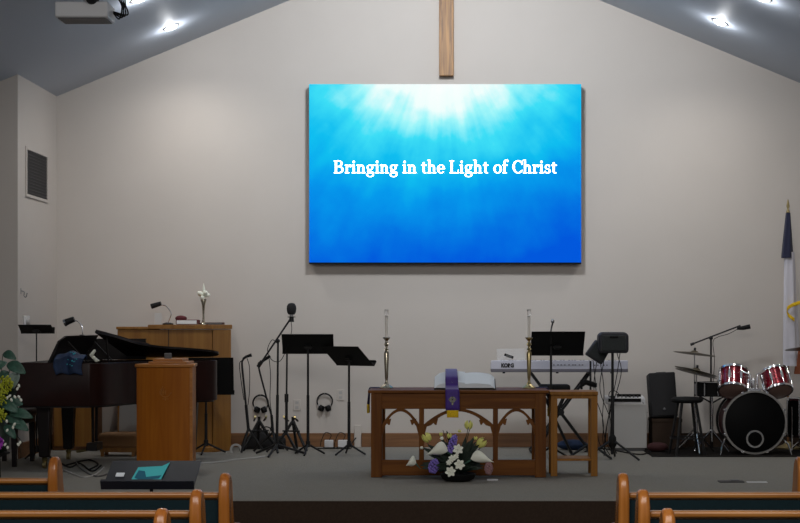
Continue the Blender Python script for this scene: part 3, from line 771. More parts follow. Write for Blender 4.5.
# side table
Yw = 13.42
t = thing('side_table', 'small open wooden stand table right of the communion table', 'table', (X(574, Yw), Yw, ST))
sx_ = Yw/F; hw = 24*sx_; hh = Z(391.5, Yw)-ST
B().bb(-hw, hw, -.02, .36, hh-.03, hh).put('tabletop', M['side'], t, bevel=.005)
B().bb(-hw+.03, hw-.03, 0, .03, hh-.06, hh-.03).put('apron', M['side'], t)
for x_ in (-hw+.035, hw-.03):
    for y_ in (.03, .31): B().box((x_, y_, (hh-.03)/2), (.055, .05, hh-.03)).put('leg', M['side'], t, bevel=.003)
B().bb(-hw+.06, hw-.055, .015, .33, lz(462), lz(459.6)).put('lower_shelf', M['side'], t, bevel=.002)

# candlesticks
def candlestick(px, base_y, metal, lab):
    Y = YT+.40
    t = thing('candlestick', lab, 'candlestick', (X(px, Y), Y, ztab), 0, 'candlesticks on the communion table')
    k = Y/F
    H = (386.5-331)*k
    B().lathe([(.060, 0), (.060, .008), (.045, .018), (.022, .035), (.012, .055), (.011, .07), (.014, .09), (.022, .30), (.016, .315), (.010, .325), (.022, .335), (.010, .35),
               (.010, .362), (.024, .375), (.012, .392), (.010, .405), (.026, .425), (.032, .43), (.032, .437), (.014, .44)], seg=20).put('stem', metal, t)
    B().lathe([(.013, .436), (.012, .62), (.003, .625)], seg=14).put('candle', M['wax'], t)
    B().lathe([(.015, .615), (.018, .64), (.015, .672), (.012, .674)], seg=14).put('glass_follower', M['glass'], t)
    B().ring((0, 0, .672), (0, 0, 1), .015, .002, 14, .003).put('glass_rim', M['steel'], t)
candlestick(386.5, 387, M['silver'], 'tall silver candlestick with white candle at the left end of the table')
candlestick(529, 387, M['brass'], 'tall brass candlestick with white candle at the right end of the table')

# open bible on a low stand
Yb2 = YT+.22
t = thing('open_bible', 'large open bible lying on the communion table', 'book', (X(465, Yb2), Yb2, ztab))
k = Yb2/F
def page(sgn, w, tilt=30):
    def fn(u, v):
        x = sgn*u*w; bulge = .034*math.sin((.28+.66*u)*PI)
        yy = (v-.5)*.26; z = .030+(v)*.085+bulge*.9*(1.15 if sgn < 0 else .8)
        if u > .86: z -= (u-.86)*.16
        return (x, yy, z)
    return fn
b = B()
for sgn, w in ((-1, 30.5*k), (1, 29.5*k)):
    f = page(sgn, w)
    vs = [f(i/12, j/6) for j in range(7) for i in range(13)]
    low = [(x, y, .016+((y/.26)+.5)*.075) for x, y, z in vs]
    n_ = len(vs); fsx = [(j*13+i, j*13+i+1, (j+1)*13+i+1, (j+1)*13+i) for j in range(6) for i in range(12)]
    fb = [tuple(q+n_ for q in reversed(f_)) for f_ in fsx]
    bd = [i for i in range(13)]+[j*13+12 for j in range(1, 7)]+[6*13+i for i in range(11, -1, -1)]+[j*13 for j in range(5, 0, -1)]
    sd = [(bd[i], bd[i]+n_, bd[(i+1) % len(bd)]+n_, bd[(i+1) % len(bd)]) for i in range(len(bd))]
    b._add(vs+low, fsx+fb+sd)
b.put('pages', M['paper'], t)
b = B(); b.box((0, 0, .042), (.52, .28, .010), rot=(R(16), 0, 0)); b.put('cover', M['cover'], t, bevel=.003)
b = B(); b.prism([(-.12, 0), (.13, 0), (.13, .082), (-.12, .004)], -.16, .16, 'YZ'); b.put('book_stand', M['altar'], t)
# purple stole over the book and down the front
t = thing('purple_stole', 'purple stole with gold tip hanging over the bible and table front', 'cloth', (X(451, YT-.03), YT-.03, ztab))
path = [(0, .44, .16), (0, .385, .155), (0, .30, .142), (0, .21, .118), (0, .13, .085), (0, .115, .03), (0, .06, .008), (0, .0, .008), (0, -.012, 0), (0, -.016, -.06), (0, -.016, -.165)]
def strip(path, w0, w1, skew=0):
    pts = smooth(path, 4)
    def fn(u, v):
        i = v*(len(pts)-1); a = int(min(i, len(pts)-2)); p = pts[a].lerp(pts[a+1], i-a)
        w = w0+(w1-w0)*v
        return (p.x+(u-.5)*w+skew*v, p.y-.002*math.sin(u*PI*3), p.z)
    return fn
k2 = YT/F
B().grid(strip([(x, y, z+.012) if y > .05 else (x, y, z) for x, y, z in path[1:]], 12.0*k2, 14*k2, skew=.014), 8, 40).put('band', M['purple'], t, solid=.005)
B().grid(strip([(0, -.016, -.165), (0, -.018, -.19), (0, -.018, -.225)], 11.5*k2, 11.5*k2), 6, 6).put('gold_fringe', M['gold'], t, solid=.008, loc=(.014, 0, 0))
b = B(); b.box((.012, -.022, -.085), (.014, .004, .07)); b.box((.012, -.022, -.075), (.06, .004, .014)); b.ring((.012, -.022, -.075), (0, 1, 0), .022, .004, 20, .002); b.put('embroidered_cross', M['silver'], t, label='small silver embroidered cross')
# runner ends hanging at both ends of the table
xa, xb = lx(368), lx(549)
def hang(sg, x0_, L_, lab):
    t = thing('hanging_scarf', lab, 'cloth', (tx+x0_, YT+.50, ztab))
    B().bb(*sorted((-sg*.10, sg*.008)), -.06, .06, .001, .006).put('flat_part', M['purpled'], t)
    pts = [(sg*.004, 0, .004), (sg*.014, 0, -.02), (sg*.017, 0, -L_*.5), (sg*.022, 0, -L_)]
    p2 = smooth(pts, 4)
    def fn(u, v):
        i = v*(len(p2)-1); a = int(min(i, len(p2)-2)); p = p2[a].lerp(p2[a+1], i-a)
        return (p.x+.006*math.sin(u*9)*v, (u-.5)*.12, p.z)
    B().grid(fn, 10, 12).put('hanging_end', M['purpled'], t, solid=.01)
    B().grid(lambda u, v: (p2[-1].x+.006*math.sin(u*9), (u-.5)*.12, -L_-v*.075), 10, 3).put('gold_tip', M['gold'], t, solid=.012)
hang(-1, xa-.004, .14, 'dark scarf with gold tip hanging off the left end of the communion table')
hang(1, xb+.004, .17, 'dark scarf with gold tip hanging between communion table and side table')

# ------------------------------------------------------------ flower arrangement before the table
Yf2 = 13.02
t = thing('flower_arrangement', 'low arrangement of white calla lilies, tulips and violet hyacinths before the table', 'flowers', (X(458, Yf2), Yf2, ST))
kf = Yf2/F
def fp(px, py, dy=0): return V(((px-458)*kf, dy, Z(py, Yf2)-ST))
B().lathe([(.09, 0), (.13, .02), (.15, .06), (.14, .065), (.1, .03)], seg=20).put('bowl', M['blackm'], t)
def leaf(b, base, tip, w, bend=(0, 0, .02), fold=.3):
    base, tip = V(base), V(tip); d = tip-base; L_ = d.length; side = d.cross(V((0, -1, .35)))
    side = side.normalized() if side.length > 1e-6 else V((1, 0, 0)); nn = side.cross(d).normalized(); bend = V(bend)
    def fn(u, v):
        ww = w*math.sin(PI*min(1, v*.93+.04))**.75; s = (u-.5)*2
        return base+d*v+bend*math.sin(PI*v)+side*s*ww/2+nn*abs(s)*ww*fold*.5
    b.grid(fn, 4, 8)
b = B(); c0 = V((0, 0, .06))
for i in range(120):
    a = random.uniform(0, 2*PI); e = random.uniform(.1, 1.45); L_ = random.uniform(.12, .27)+(.09*random.random() if e > .7 else 0)
    d = V((math.cos(a)*math.cos(e)*1.35, math.sin(a)*math.cos(e)*.7, math.sin(e)*.95+.05))
    leaf(b, c0+d*.03, c0+d*L_, random.uniform(.025, .05))
b.put('foliage', M['leafd'], t, solid=.002)
b = B()
for px, py in ((443, 430), (427, 443), (452, 436), (487, 440), (470, 428), (470, 420)):
    b.tube(smooth([c0, fp((px+458)/2, (py+470)/2+2, .01), fp(px, py, -.02)]), .003, 5)
b.put('stems', M['leafd'], t)
def calla(px, py, w, h, flip, m='petal'):
    c = fp(px, py, -.12); w *= kf; h *= kf
    def fn(u, v):
        # open trumpet spread sideways: a domed wing, tip at the outer side
        s = (u-.5)*2
        x = w*(v-.5); vv = v**.65 if flip < 0 else (1-(1-v)**1.0); q_ = math.sin(PI*(1-v)**1.7)**.8 if v > 0 else 0; zz = h*.5*q_*s+h*.3*q_
        return c+V((flip*x, -.03*math.cos(s*PI/2)*math.sin(PI*v)+.02, zz-h*.25*v))
    o = B().grid(fn, 8, 10).put('calla_lily', M[m], t, solid=.003)
    B().tube([c+V((-flip*w*.5, .02, -h*.1)), c+V((-flip*w*.9, .06, -h*.6))], [.008, .004], 6).put('stem', M['leaf'], o)
calla(437.5, 450, 21, 13, -1); calla(482, 458, 23, 12, 1); calla(411.5, 462, 10, 10, -1)
def tulip(px, py, r_, tilt):
    c = fp(px, py, -.05); r_ *= kf; mx = Matrix.Translation(c) @ Euler((R(tilt[0]), R(tilt[1]), 0)).to_matrix().to_4x4()
    b = B(mx)
    for i in range(6):
        a = i*PI/3
        def fn(u, v):
            s = (u-.5); rad = r_*(.35+.75*math.sin(PI*min(.8, v*.75+.1))); aa = a+s*1.1*math.sin(PI*(v*.85+.1))
            return V((rad*math.cos(aa), rad*math.sin(aa), (v-.4)*r_*2.3))
        b.grid(fn, 4, 6)
    b.put('tulip', M['yellow'], t, solid=.002)
tulip(427.5, 438, 4.2, (0, -35)); tulip(468.5, 425.5, 3.8, (0, 5)); tulip(480.5, 443, 4.3, (10, 50)); tulip(446, 449, 1.8, (0, 0)); tulip(475.5, 438, 1.6, (0, 0)); tulip(449.5, 436, 2.2, (0, 0)); tulip(459.5, 431, 1.3, (0, 0)); tulip(441, 434, 1.5, (0, 0))
def hyacinth(px, py, w, h, m, lean=0):
    b = B(); c = fp(px, py, -.09)
    for i in range(46):
        q = i/46; a = i*2.4; rr = w*kf*.42*math.sin(PI*(.15+.75*q)); p = c+V((rr*math.cos(a)+lean*(q-.5)*kf, rr*math.sin(a), (q-.5)*h*kf))
        b.ball(p, .0105, 6, 4)
    b.put('hyacinth', M[m], t)
hyacinth(452.5, 443, 8, 17, 'violet', 5); hyacinth(434, 465, 11, 13, 'violet', 2); hyacinth(488.5, 467, 8, 11, 'pink')
def lily(px, py, r_):
    b = B(); c = fp(px, py, -.14)
    for i in range(6):
        a = i*PI/3+px; d = V((math.cos(a), -.25, math.sin(a)))
        leaf(b, c, c+d*r_*kf, r_*kf*.7, (0, -.006, 0), .2)
    b.ball(c+V((0, -.012, 0)), .008, 6, 4); b.put('lily', M['petal'], t, solid=.002)
for q in ((458, 448, 5.5), (459.5, 463, 5.5), (450.5, 470, 5.5), (452, 457, 3.8), (449, 461, 3), (442, 437, 2), (422, 446.5, 1.7), (456, 455, 3)): lily(*q)

# white tag and items on the stage floor
def flat_item(name, px0, px1, py, lab, cat, m, h=.012, d=.05, rz=0):
    Y = (CZ-ST)*F/(py-VY); x0_, x1_ = X(px0, Y), X(px1, Y)
    o = B().box((0, 0, h/2), (x1_-x0_, d, h)).put(name, M[m], None, bevel=.002, loc=((x0_+x1_)/2, Y, ST)); o.rotation_euler = (0, 0, rz)
    return tag(o, lab, cat)
flat_item('paper_tag', 487, 498, 480.5, 'tiny white tag on the stage floor by the flowers', 'tag', 'white')
flat_item('paper_slip', 747, 767, 482.5, 'thin white slip lying on the stage before the drums', 'paper', 'white', .006, .07, R(-3))
t = thing('floor_outlet_cover', 'flat dark plate on the stage floor left of the white slip', 'plate', (X(731, 12.93), 12.93, ST))
B().box((0, 0, .006), (.20, .11, .012)).put('plate', M['vent'], t, bevel=.003)
B().box((.03, .0, .016), (.07, .05, .008)).put('hinged_lid', M['grey'], t, bevel=.002)

# ------------------------------------------------------------ microphones and stands, left group
def tripod(t, z0=.16, spread=.26, m='black', rot=30, r_=.012, nm='leg'):
    for k in range(3):
        a = R(rot+120*k); B().tube([(0, 0, z0), (spread*math.cos(a), spread*math.sin(a), .012)], r_, 8).put(nm, M[m], t)
Yg = 15.55
t = thing('microphone_stand', 'tall black boom stand holding a large condenser microphone', 'microphone stand', (X(277, Yg), Yg, ST))
def g(px, py, dy=0, Y=Yg, x0_=277): return (X(px, Y)-X(x0_, Y), dy, Z(py, Y)-ST)
tripod(t, .11, .29, rot=20)
B().tube([(0, 0, .12), g(277.5, 395)], .014, 10).put('lower_pole', M['black'], t)
B().tube([g(277.5, 400), g(278, 340)], .010, 10).put('upper_pole', M['black'], t)
B().ball(g(278, 341), .02).put('boom_clutch', M['black'], t)
B().tube([g(259, 366), g(291, 318)], .009, 8).put('boom_arm', M['black'], t)
B().cyl(g(258, 367), g(262, 361), .019).put('counterweight', M['black'], t)
b = B(); b.cyl(g(291.5, 322), g(291.5, 316.5), .026, .02); b.ring(g(291.5, 317, 0), (0, 0, 1), .034, .004, 20, .004); b.put('shock_mount', M['black'], t)
B().tube([g(291.5, 318), g(291.5, 314)], .018, 12).put('microphone_body', M['steel'], t)
B().lathe([(.030, 0), (.042, .02), (.047, .055), (.044, .085), (.03, .106), (.01, .112)], g(291.5, 314.5), seg=16).put('foam_windscreen', M['cloth'], t)
B().tube(smooth([g(291, 320), g(291.5, 332), g(286, 350), g(280, 361), g(272, 360), g(267.5, 350), g(272, 340), g(277, 343)]), .0035, 6).put('cable', M['blackm'], t)
# second stand: pole at 286
t = thing('microphone_stand', 'black upright stand pole just right of the boom stand', 'stand', (X(286.5, 15.9), 15.9, ST))
h2 = lambda px, py, dy=0: g(px, py, dy, 15.9, 286.5)
tripod(t, .2, .2, rot=70)
B().tube([(0, 0, .18), h2(286.5, 395)], .014, 10).put('lower_pole', M['black'], t)
B().tube([h2(286.5, 400), h2(287, 354)], .009, 10).put('upper_pole', M['black'], t)
B().cyl(h2(286.5, 402), h2(286.5, 394), .02).put('height_clutch', M['black'], t)
# leaning pole with bent top at 258..272
t = thing('microphone_stand', 'black stand with a bent leaning arm behind the boom stand', 'microphone stand', (X(273, 15.95), 15.95, ST))
h3 = lambda px, py, dy=0: g(px, py, dy, 15.95, 273)
tripod(t, .2, .2, rot=50)
B().tube([(0, 0, .18), h3(271.5, 415)], .014, 8).put('lower_pole', M['black'], t)
B().tube(smooth([h3(271.5, 416), h3(265, 392), h3(258.5, 366), h3(261, 362)]), .009, 8).put('leaning_pole', M['black'], t)
B().tube([h3(260, 363), h3(270, 356)], [.012, .016], 10).put('microphone', M['blackm'], t)
B().tube(smooth([h3(269, 357), h3(270.5, 375), h3(270, 400), h3(272, 420), h3(268, 440)]), .004, 6).put('cable', M['blackm'], t)
# short one at 243
t = thing('microphone_stand', 'short black vocal microphone stand nearest the organ', 'microphone stand', (X(248.5, 15.95), 15.95, ST))
h4 = lambda px, py, dy=0: g(px, py, dy, 15.95, 248.5)
tripod(t, .24, .15, rot=10)
B().tube([(0, 0, .22), h4(246, 405)], .015, 8).put('lower_pole', M['black'], t)
B().tube(smooth([h4(246, 406), h4(244, 385), h4(242, 364), h4(243.5, 359)]), .010, 8).put('upper_pole', M['black'], t)
B().tube([h4(243, 359), h4(247, 356)], .013, 10).put('clip', M['black'], t)
B().tube([h4(245, 357), h4(251.5, 355)], [.010, .018], 10).put('microphone', M['blackm'], t)
B().tube(smooth([h4(243, 360), h4(239.5, 364), h4(241, 380), h4(244, 400)]), .004, 6).put('cable', M['blackm'], t)
B().tube(smooth([h4(247, 358), h4(249.5, 368), h4(249.5, 390), h4(248, 405)]), .004, 6).put('cable', M['blackm'], t)
# guitar stands (A frames with yellow-tipped arms)
def guitar_stand(px, Y, lab, rz):
    t = thing('guitar_stand', lab, 'instrument stand', (X(px, Y), Y, ST), rz, 'folding instrument stands')
    for sx in (-1, 1):
        o = B().tube([(0, 0, .30), (sx*.17, -.10, .012)], .016, 8).put('leg', M['black'], t)
        B().tube([(sx*.16, -.095, .03), (sx*.175, -.105, .008)], .016, 8).put('rubber_foot', M['blackm'], o)
    B().tube([(0, 0, .28), (0, .13, .012)], .015, 8).put('rear_leg', M['black'], t)
    B().tube([(0, 0, .26), (0, 0.0, .34)], .016, 10).put('neck', M['black'], t)
    B().tube([(-.09, -.06, .20), (.09, -.06, .20)], .008, 8).put('crossbar', M['black'], t)
    for sx in (-1, 1):
        o = B().tube([(sx*.05, 0, .30), (sx*.055, -.10, .33)], .010, 8).put('cradle_arm', M['black'], t)
        B().tube([(sx*.055, -.095, .33), (sx*.055, -.125, .35)], .012, 8).put('yellow_tip', M['brass'], o)
guitar_stand(259, 16.25, 'black folding instrument stand with yellow tips, left of the boom stand', R(15))
guitar_stand(293, 16.2, 'black folding instrument stand with yellow tips, right of the boom stand', R(-12))
t = thing('instrument_bag', 'crumpled black bag on the floor among the microphone stands', 'bag', (X(264, 16.28), 16.42, ST))
B().grid(lambda u, v: V(((u-.5)*.40, .07*math.cos(v*PI), .24*math.sin(v*PI)*(.75+.25*math.sin(u*7))*math.sin(PI*(u*.9+.05))**.4)), 16, 10).put('fabric', M['cloth'], t, solid=.01)
B().tube(smooth([(-.08, -.03, .17), (-.03, -.03, .22), (.04, -.03, .22), (.08, -.03, .16)]), .006, 6).put('handle', M['blackm'], t)
# headphones on the wall
def headphones(px, py, lab, rz=0):
    Y = WALL_Y; x_, z_ = X(px, Y), Z(py, Y)
    t = thing('headphones', lab, 'headphones', (x_, Y-.03, z_), rz, 'headphones hung on the wall')
    B().tube([(0, .03, .075), (0, -.012, .078), (0, -.018, .088)], .004, 6).put('wall_peg', M['steel'], t)
    B().tube(arc((0, 0, 0), .080, -50, 230, 22), .007, 8).put('headband', M['blackm'], t)
    B().tube(arc((0, 0, 0), .077, 20, 160, 14), .008, 8).put('band_padding', M['cloth'], t)
    for sx in (-1, 1):
        o = B().cyl((sx*.018, -.02, -.080), (sx*.050, .0, -.068), .030, .033).put('ear_cup', M['blackm'], t)
        B().ball((sx*.056, -.01, -.045), .012).put('hinge', M['steel'], o)
headphones(261, 402.5, 'black headphones hung on the wall behind the microphone stands')
headphones(325, 401, 'black headphones hung on the wall between the two music stands')
# wall sockets and adapters
for px, py, lab in ((297, 405, 'white wall plate left of the wide music stand pole'), (340.5, 395, 'white wall plate beside the slanted music stand pole')):
    t = thing('wall_plate', lab, 'wall plate', (X(px, WALL_Y), WALL_Y, Z(py, WALL_Y)))
    B().box((0, -.004, 0), (.075, .008, .115)).put('plate', M['wall'], t, bevel=.003)
    for s in (-1, 1): B().box((0, -.009, s*.025), (.034, .003, .028)).put('socket', M['offw'], t)
def adapter(px, py, w, lab, m='white'):
    Y = 16.45
    t = thing('power_adapter', lab, 'adapter', (X(px, Y), Y, ST))
    B().box((0, 0, .05), (w, .06, .075)).put('body', M[m], t, bevel=.006)
    B().box((0, 0, .006), (w+.03, .09, .012)).put('tray', M['blackm'], t)
    B().tube(smooth([(0, 0, .08), (.02, .02, .14), (-.04, .03, .16), (-.08, .02, .08), (-.09, .0, .02)]), .004, 6).put('cord', M['blackm'], t)
adapter(329, 443, .09, 'small white adapter on the floor right of the first music stand pole')
adapter(343, 443, .10, 'white adapter box on the floor left of the slanted music stand pole')
b = B(); b.tube(smooth([(X(314, 16.3), 16.3, ST+.012), (X(335, 16.35), 16.35, ST+.012), (X(350, 16.3), 16.3, ST+.012), (X(352, 16.5), 16.5, ST+.05), (X(356, 16.6), 16.6, ST+.1)]), .006, 6)
tag(b.put('floor_cable', M['blackm']), 'black power cord along the floor behind the two music stands', 'cord')
t = thing('cable_coil', 'pale coiled cable on the floor beside the organ', 'cable', (X(236, 15.9), 15.9, ST))
for k in range(3): B().tube(arc((0, 0, .03), .045+.006*k, 20+30*k, 380+30*k, 18), .005, 6).put('loop', M['offw'], t)
def gp(px, py, z=.006):
    Y = (CZ-ST)*F/(py-VY); return (X(px, Y), Y, ST+z)
b = B(); b.tube(smooth([gp(196, 464.5), gp(215, 463), gp(235, 460.5), gp(255, 458.5), gp(269, 456.5)]), .009, 8)
tag(b.put('floor_cable', M['offw']), 'white cable running across the stage floor beside the pulpit', 'cable')
cb = [([(62, 470), (72, 474), (84, 478), (96, 475), (104, 468)], 'grey cable looping on the floor under the piano', 'offw'),
      ([(58, 462), (70, 468), (80, 464), (92, 472), (101, 466)], 'thin black cable tangled under the piano lyre', 'blackm'),
      ([(76, 463), (82, 470), (96, 477), (110, 474)], 'grey cable curving below the piano pedals', 'grey'),
      ([(66, 466), (88, 460.5), (98, 465), (90, 470)], 'black cable loop on the floor near the flat music stand', 'blackm')]
for pts, lab, m in cb:
    b = B(); b.tube(smooth([gp(*p) for p in pts]), .008, 6); tag(b.put('floor_cable', M[m]), lab, 'cable')

# ------------------------------------------------------------ keyboard and stand
YK = 15.85; kk = YK/F
t = thing('electric_keyboard', 'silver electric keyboard with black maker lettering on its back', 'keyboard', (X(559.5, YK), YK, Z(371, YK)))
hw = 68.5*kk
b = B(); b.prism([(0, .012), (.32, .012), (.32, .06), (.14, .085), (.0, .105)], -hw, hw, 'YZ'); b.put('body', M['silverp'], t, bevel=.006)
B().bb(-hw, hw, -.004, .31, -.012, .022).put('lower_shell', M['greyp'], t, bevel=.005)
b = B()
for i in range(42): b.bb(-hw+.08+i*.0285, -hw+.08+i*.0285+.0265, .16, .315, .083, .092)
b.put('white_keys', M['petal'], t)
b = B()
for i in range(41):
    if i % 7 in (2, 6): continue
    b.bb(-hw+.08+i*.0285+.019, -hw+.08+i*.0285+.035, .16, .25, .092, .104)
b.put('black_keys', M['blackm'], t)
def text_mesh(txt, size, ext=.001):
    c = bpy.data.curves.new('lettering', 'FONT'); c.body = txt; c.size = size; c.extrude = ext; c.align_x = 'CENTER'; c.offset = .003
    o = bpy.data.objects.new('lettering_curve', c); COL.objects.link(o)
    bpy.context.view_layer.update()
    me = bpy.data.meshes.new_from_object(o.evaluated_get(bpy.context.evaluated_depsgraph_get()))
    bpy.data.objects.remove(o); bpy.data.curves.remove(c)
    return me
me = text_mesh('KORG', .052); me.materials.append(M['blackm'])
o = bpy.data.objects.new('maker_lettering', me); COL.objects.link(o); o.parent = t; o.location = (X(507.5, YK)-X(559.5, YK), -.003, .038); o.rotation_euler = (R(90), 0, 0); o.scale = (.86, 1, 1)
b = B()
for i in range(9): b.box((-.05+i*.035+random.uniform(-.008, .008), -.003, .06), (.016, .004, .007))
for i in range(5): b.cyl((.35+i*.03, 0, .058), (.35+i*.03, -.004, .058), .006, seg=8)
b.put('rear_sockets', M['blackm'], t)
b = B()
for x_ in (-.55, -.02, .52): b.cyl((x_, .04, -.012), (x_, .04, -.025), .014, seg=10)
b.put('rubber_feet', M['blackm'], t)
# clear music rest and small remote
xr = X(511, YK)-X(559.5, YK)
o = B().box((xr, .10, .155), (.28, .006, .13), rot=(R(-12), 0, 0)).put('music_rest', M['acrylic'], t, label='clear acrylic rest')
t2 = thing('remote_control', 'small dark remote leaning on the clear rest of the keyboard', 'remote', (X(509, YK+.03), YK+.07, Z(358.2, YK)))
B().box((0, -.005, .02), (.095, .014, .026), rot=(0, R(20), 0)).put('body', M['blackm'], t2, bevel=.004)
B().box((.0, -.013, .02), (.06, .003, .012), rot=(0, R(20), 0)).put('buttons', M['grey'], t2)
# X stand
t = thing('keyboard_stand', 'black X shaped stand under the silver keyboard', 'keyboard stand', (X(560, YK+.12), YK+.12, ST))
def kq(px, py, dy=0): return ((px-560)*(YK+.12)/F, dy, Z(py, YK+.12)-ST)
topz = Z(371, YK)-.012-ST-.012
for dy in (-.10, .10):
    B().tube([(-.29, dy, topz), (.29, dy, .02)], .014, 8).put('leg', M['black'], t)
    B().tube([(.29, dy+.03, topz), (-.29, dy+.03, .02)], .014, 8).put('leg', M['black'], t)
for x_ in (-.29, .29):
    B().tube([(x_, -.14, topz), (x_, .17, topz)], .013, 8).put('support_bar', M['black'], t)
    B().tube([(x_, -.18, .015), (x_, .2, .015)], .015, 8).put('foot_bar', M['blackm'], t)
B().cyl((0, -.12, topz/2+.01), (0, .14, topz/2+.01), .035).put('pivot', M['black'], t)
# keyboard player's stool
t = thing('padded_stool', 'small black padded stool before the keyboard stand', 'stool', (X(555, 15.45), 15.55, ST))
hs = Z(384.5, 15.5)-ST
B().box((0, 0, hs-.035), (.30, .22, .07)).put('seat', M['blackm'], t, bevel=.025, seg=3)
for sy in (-.07, .07):
    B().tube([(-.12, sy, hs-.07), (.17, sy, .015)], .012, 8).put('leg', M['black'], t)
    B().tube([(.12, sy+.02, hs-.07), (-.17, sy+.02, .015)], .012, 8).put('leg', M['black'], t)
# pedal bag on the floor under it
o = B().ball((0, 0, .05), (.16, .10, .055), 14, 8).put('dark_cloth', M['blue'], None, loc=(X(575, 15.9), 16.3, ST)); tag(o, 'dark blue cloth bundle on the floor under the keyboard', 'cloth')

# ------------------------------------------------------------ monitors on stands
Y1 = 15.2
t = thing('speaker_stand', 'black pole stand carrying the tilted monitor speaker', 'stand', (X(590.5, Y1), Y1, ST))
hst = Z(361, Y1)-ST
B().tube([(0, 0, .1), (0, 0, hst*.6)], .014, 10).put('lower_pole', M['black'], t)
B().tube([(0, 0, hst*.55), (0, 0, hst)], .010, 10).put('upper_pole', M['black'], t)
tripod(t, .15, .24, rot=200)
zc = Z(384, Y1)-ST
b = B(); b.tube([(-.10, 0, zc-.03), (-.05, 0, zc+.02), (.04, 0, zc-.01), (.06, 0, zc-.01)], [.012, .03, .026, .02], 8); b.put('clamp', M['blackm'], t)
B().tube([(-.085, 0, zc-.05), (-.085, 0, zc+.04)], .012, 8).put('clamp_knob', M['blackm'], t)
t = thing('monitor_speaker', 'small dark monitor speaker tilted on its pole beside the keyboard', 'speaker', (X(593.5, Y1), Y1, Z(359.5, Y1)))
mx = Euler((0, R(33), 0)).to_matrix().to_4x4()
B(mx).prism([(-.09, -.002), (.09, -.002), (.082, .172), (-.082, .172)], -.04, .11, 'XZ').put('cabinet', M['spk'], t, bevel=.012)
B(mx).box((0, -.043, .085), (.145, .008, .14)).put('grille', M['grille'], t, bevel=.003)
Y2 = 15.1
t = thing('speaker_stand', 'black tripod stand carrying the rounded loudspeaker', 'stand', (X(612.5, Y2), Y2, ST))
hst = Z(353, Y2)-ST
B().tube([(0, 0, .05), (0, 0, hst*.6)], .017, 12).put('lower_pole', M['black'], t)
B().tube([(0, 0, hst*.55), (0, 0, hst)], .013, 12).put('upper_pole', M['black'], t)
b = B(); b.lathe([(.015, .24), (.035, .21), (.04, .14), (.015, .10)]); b.put('tripod_collar', M['blackm'], t)
tripod(t, .19, .30, rot=-40, r_=.011)
t = thing('loudspeaker', 'rounded black loudspeaker on top of a tripod stand', 'speaker', (X(612.8, Y2), Y2, Z(353, Y2)))
q = Y2/F; hw = 14.8*q; hh = 21*q
b = B(); b.prism([(-hw+.01, .0), (hw-.01, .0), (hw, .03), (hw, hh-.03), (hw-.03, hh), (-hw+.03, hh), (-hw, hh-.03), (-hw, .03)], -.11, .13, 'XZ'); b.put('cabinet', M['spk'], t, bevel=.018, seg=3)
B().bb(-hw*.8, hw*.8, -.118, -.10, .02, hh-.03).put('grille', M['grille'], t, bevel=.01)
B().bb(-.04, .04, -.124, -.10, hh*.72, hh*.82).put('handle', M['blackm'], t, bevel=.006)
for i, (pa, pb, pc, lab) in enumerate((((617, 352), (621, 375), (608, 420), 0), ((620, 352), (616, 380), (606, 430), 0))):
    b = B(); b.tube(smooth([(X(pa[0], 15.18), 15.18, Z(pa[1]+1, 15.18)), (X(pb[0], 15.2), 15.2, Z(pb[1], 15.2)), (X(pc[0], 15.3), 15.3, Z(pc[1], 15.3)), (X(604, 15.4), 15.4, ST+.01)]), .004, 6)
    tag(b.put('hanging_cable', M['blackm']), ('black cable hanging from the loudspeaker, outer one', 'black cable hanging from the loudspeaker close to the pole')[i], 'cable')
for i, (px, bow) in enumerate(((598, -4), (601, 3), (605, -5), (594, 2))):
    b = B(); Yc = 15.5+.1*i; b.tube(smooth([(X(px-1, Yc), Yc, Z(360, Yc)), (X(px+bow, Yc), Yc, Z(390, Yc)), (X(px-bow*.5+3, Yc), Yc, Z(420, Yc)), (X(px+5, Yc), Yc, Z(442, Yc)), (X(px+12, Yc), Yc, ST+.008)]), .004, 6)
    tag(b.put('hanging_cable', M['blackm']), ['thin black cable hanging left of the white cabinet', 'thin black cable hanging beside the tilted monitor', 'thin black cable nearest the white cabinet', 'thin black cable hanging behind the small side table'][i], 'cable')
b = B(); b.tube(smooth([gp(585, 452), gp(600, 449), gp(620, 452), gp(640, 455), gp(652, 452)]), .007, 6); tag(b.put('floor_cable', M['blackm']), 'black cable on the floor before the white cabinet', 'cable')

# white cabinet with mixer on top
Y3 = 16.1; q = Y3/F
t = thing('white_cabinet', 'plain pale cabinet against the wall right of the keyboard', 'cabinet', (X(629.5, Y3), Y3, ST))
hw = 17.5*q; hc = Z(404, Y3)-ST
B().bb(-hw, hw, 0, .42, .03, hc).put('body', M['offw'], t, bevel=.006)
B().bb(-hw+.02, hw-.02, .02, .40, 0, .03).put('plinth', M['grey'], t)
t = thing('audio_mixer', 'small audio mixer with white edges on top of the pale cabinet', 'mixer', (X(626, Y3), Y3+.06, ST+hc))
B().box((-.0, .10, .035), (.40, .24, .06), rot=(R(6), 0, 0)).put('housing', M['white'], t, bevel=.008)
B().box((-.01, -.018, .036), (.33, .01, .034)).put('front_panel', M['blackm'], t)
B().box((.05, .16, .075), (.24, .10, .03)).put('rack_unit', M['blackm'], t, bevel=.003)
b = B()
for i in range(8): b.cyl((-.15+i*.04, .05, .06), (-.15+i*.04, .05, .078), .008, seg=8)
b.put('knobs', M['grey'], t)
B().tube(smooth([(-.16, .1, .06), (-.15, .1, .11), (-.11, .1, .13), (-.06, .1, .10), (-.05, .1, .06)]), .004, 6).put('cable', M['blackm'], t)
B().tube(smooth([(.17, -.01, .03), (.19, -.04, -.03), (.215, -.05, -.09)]), .003, 6).put('cable', M['blackm'], t)

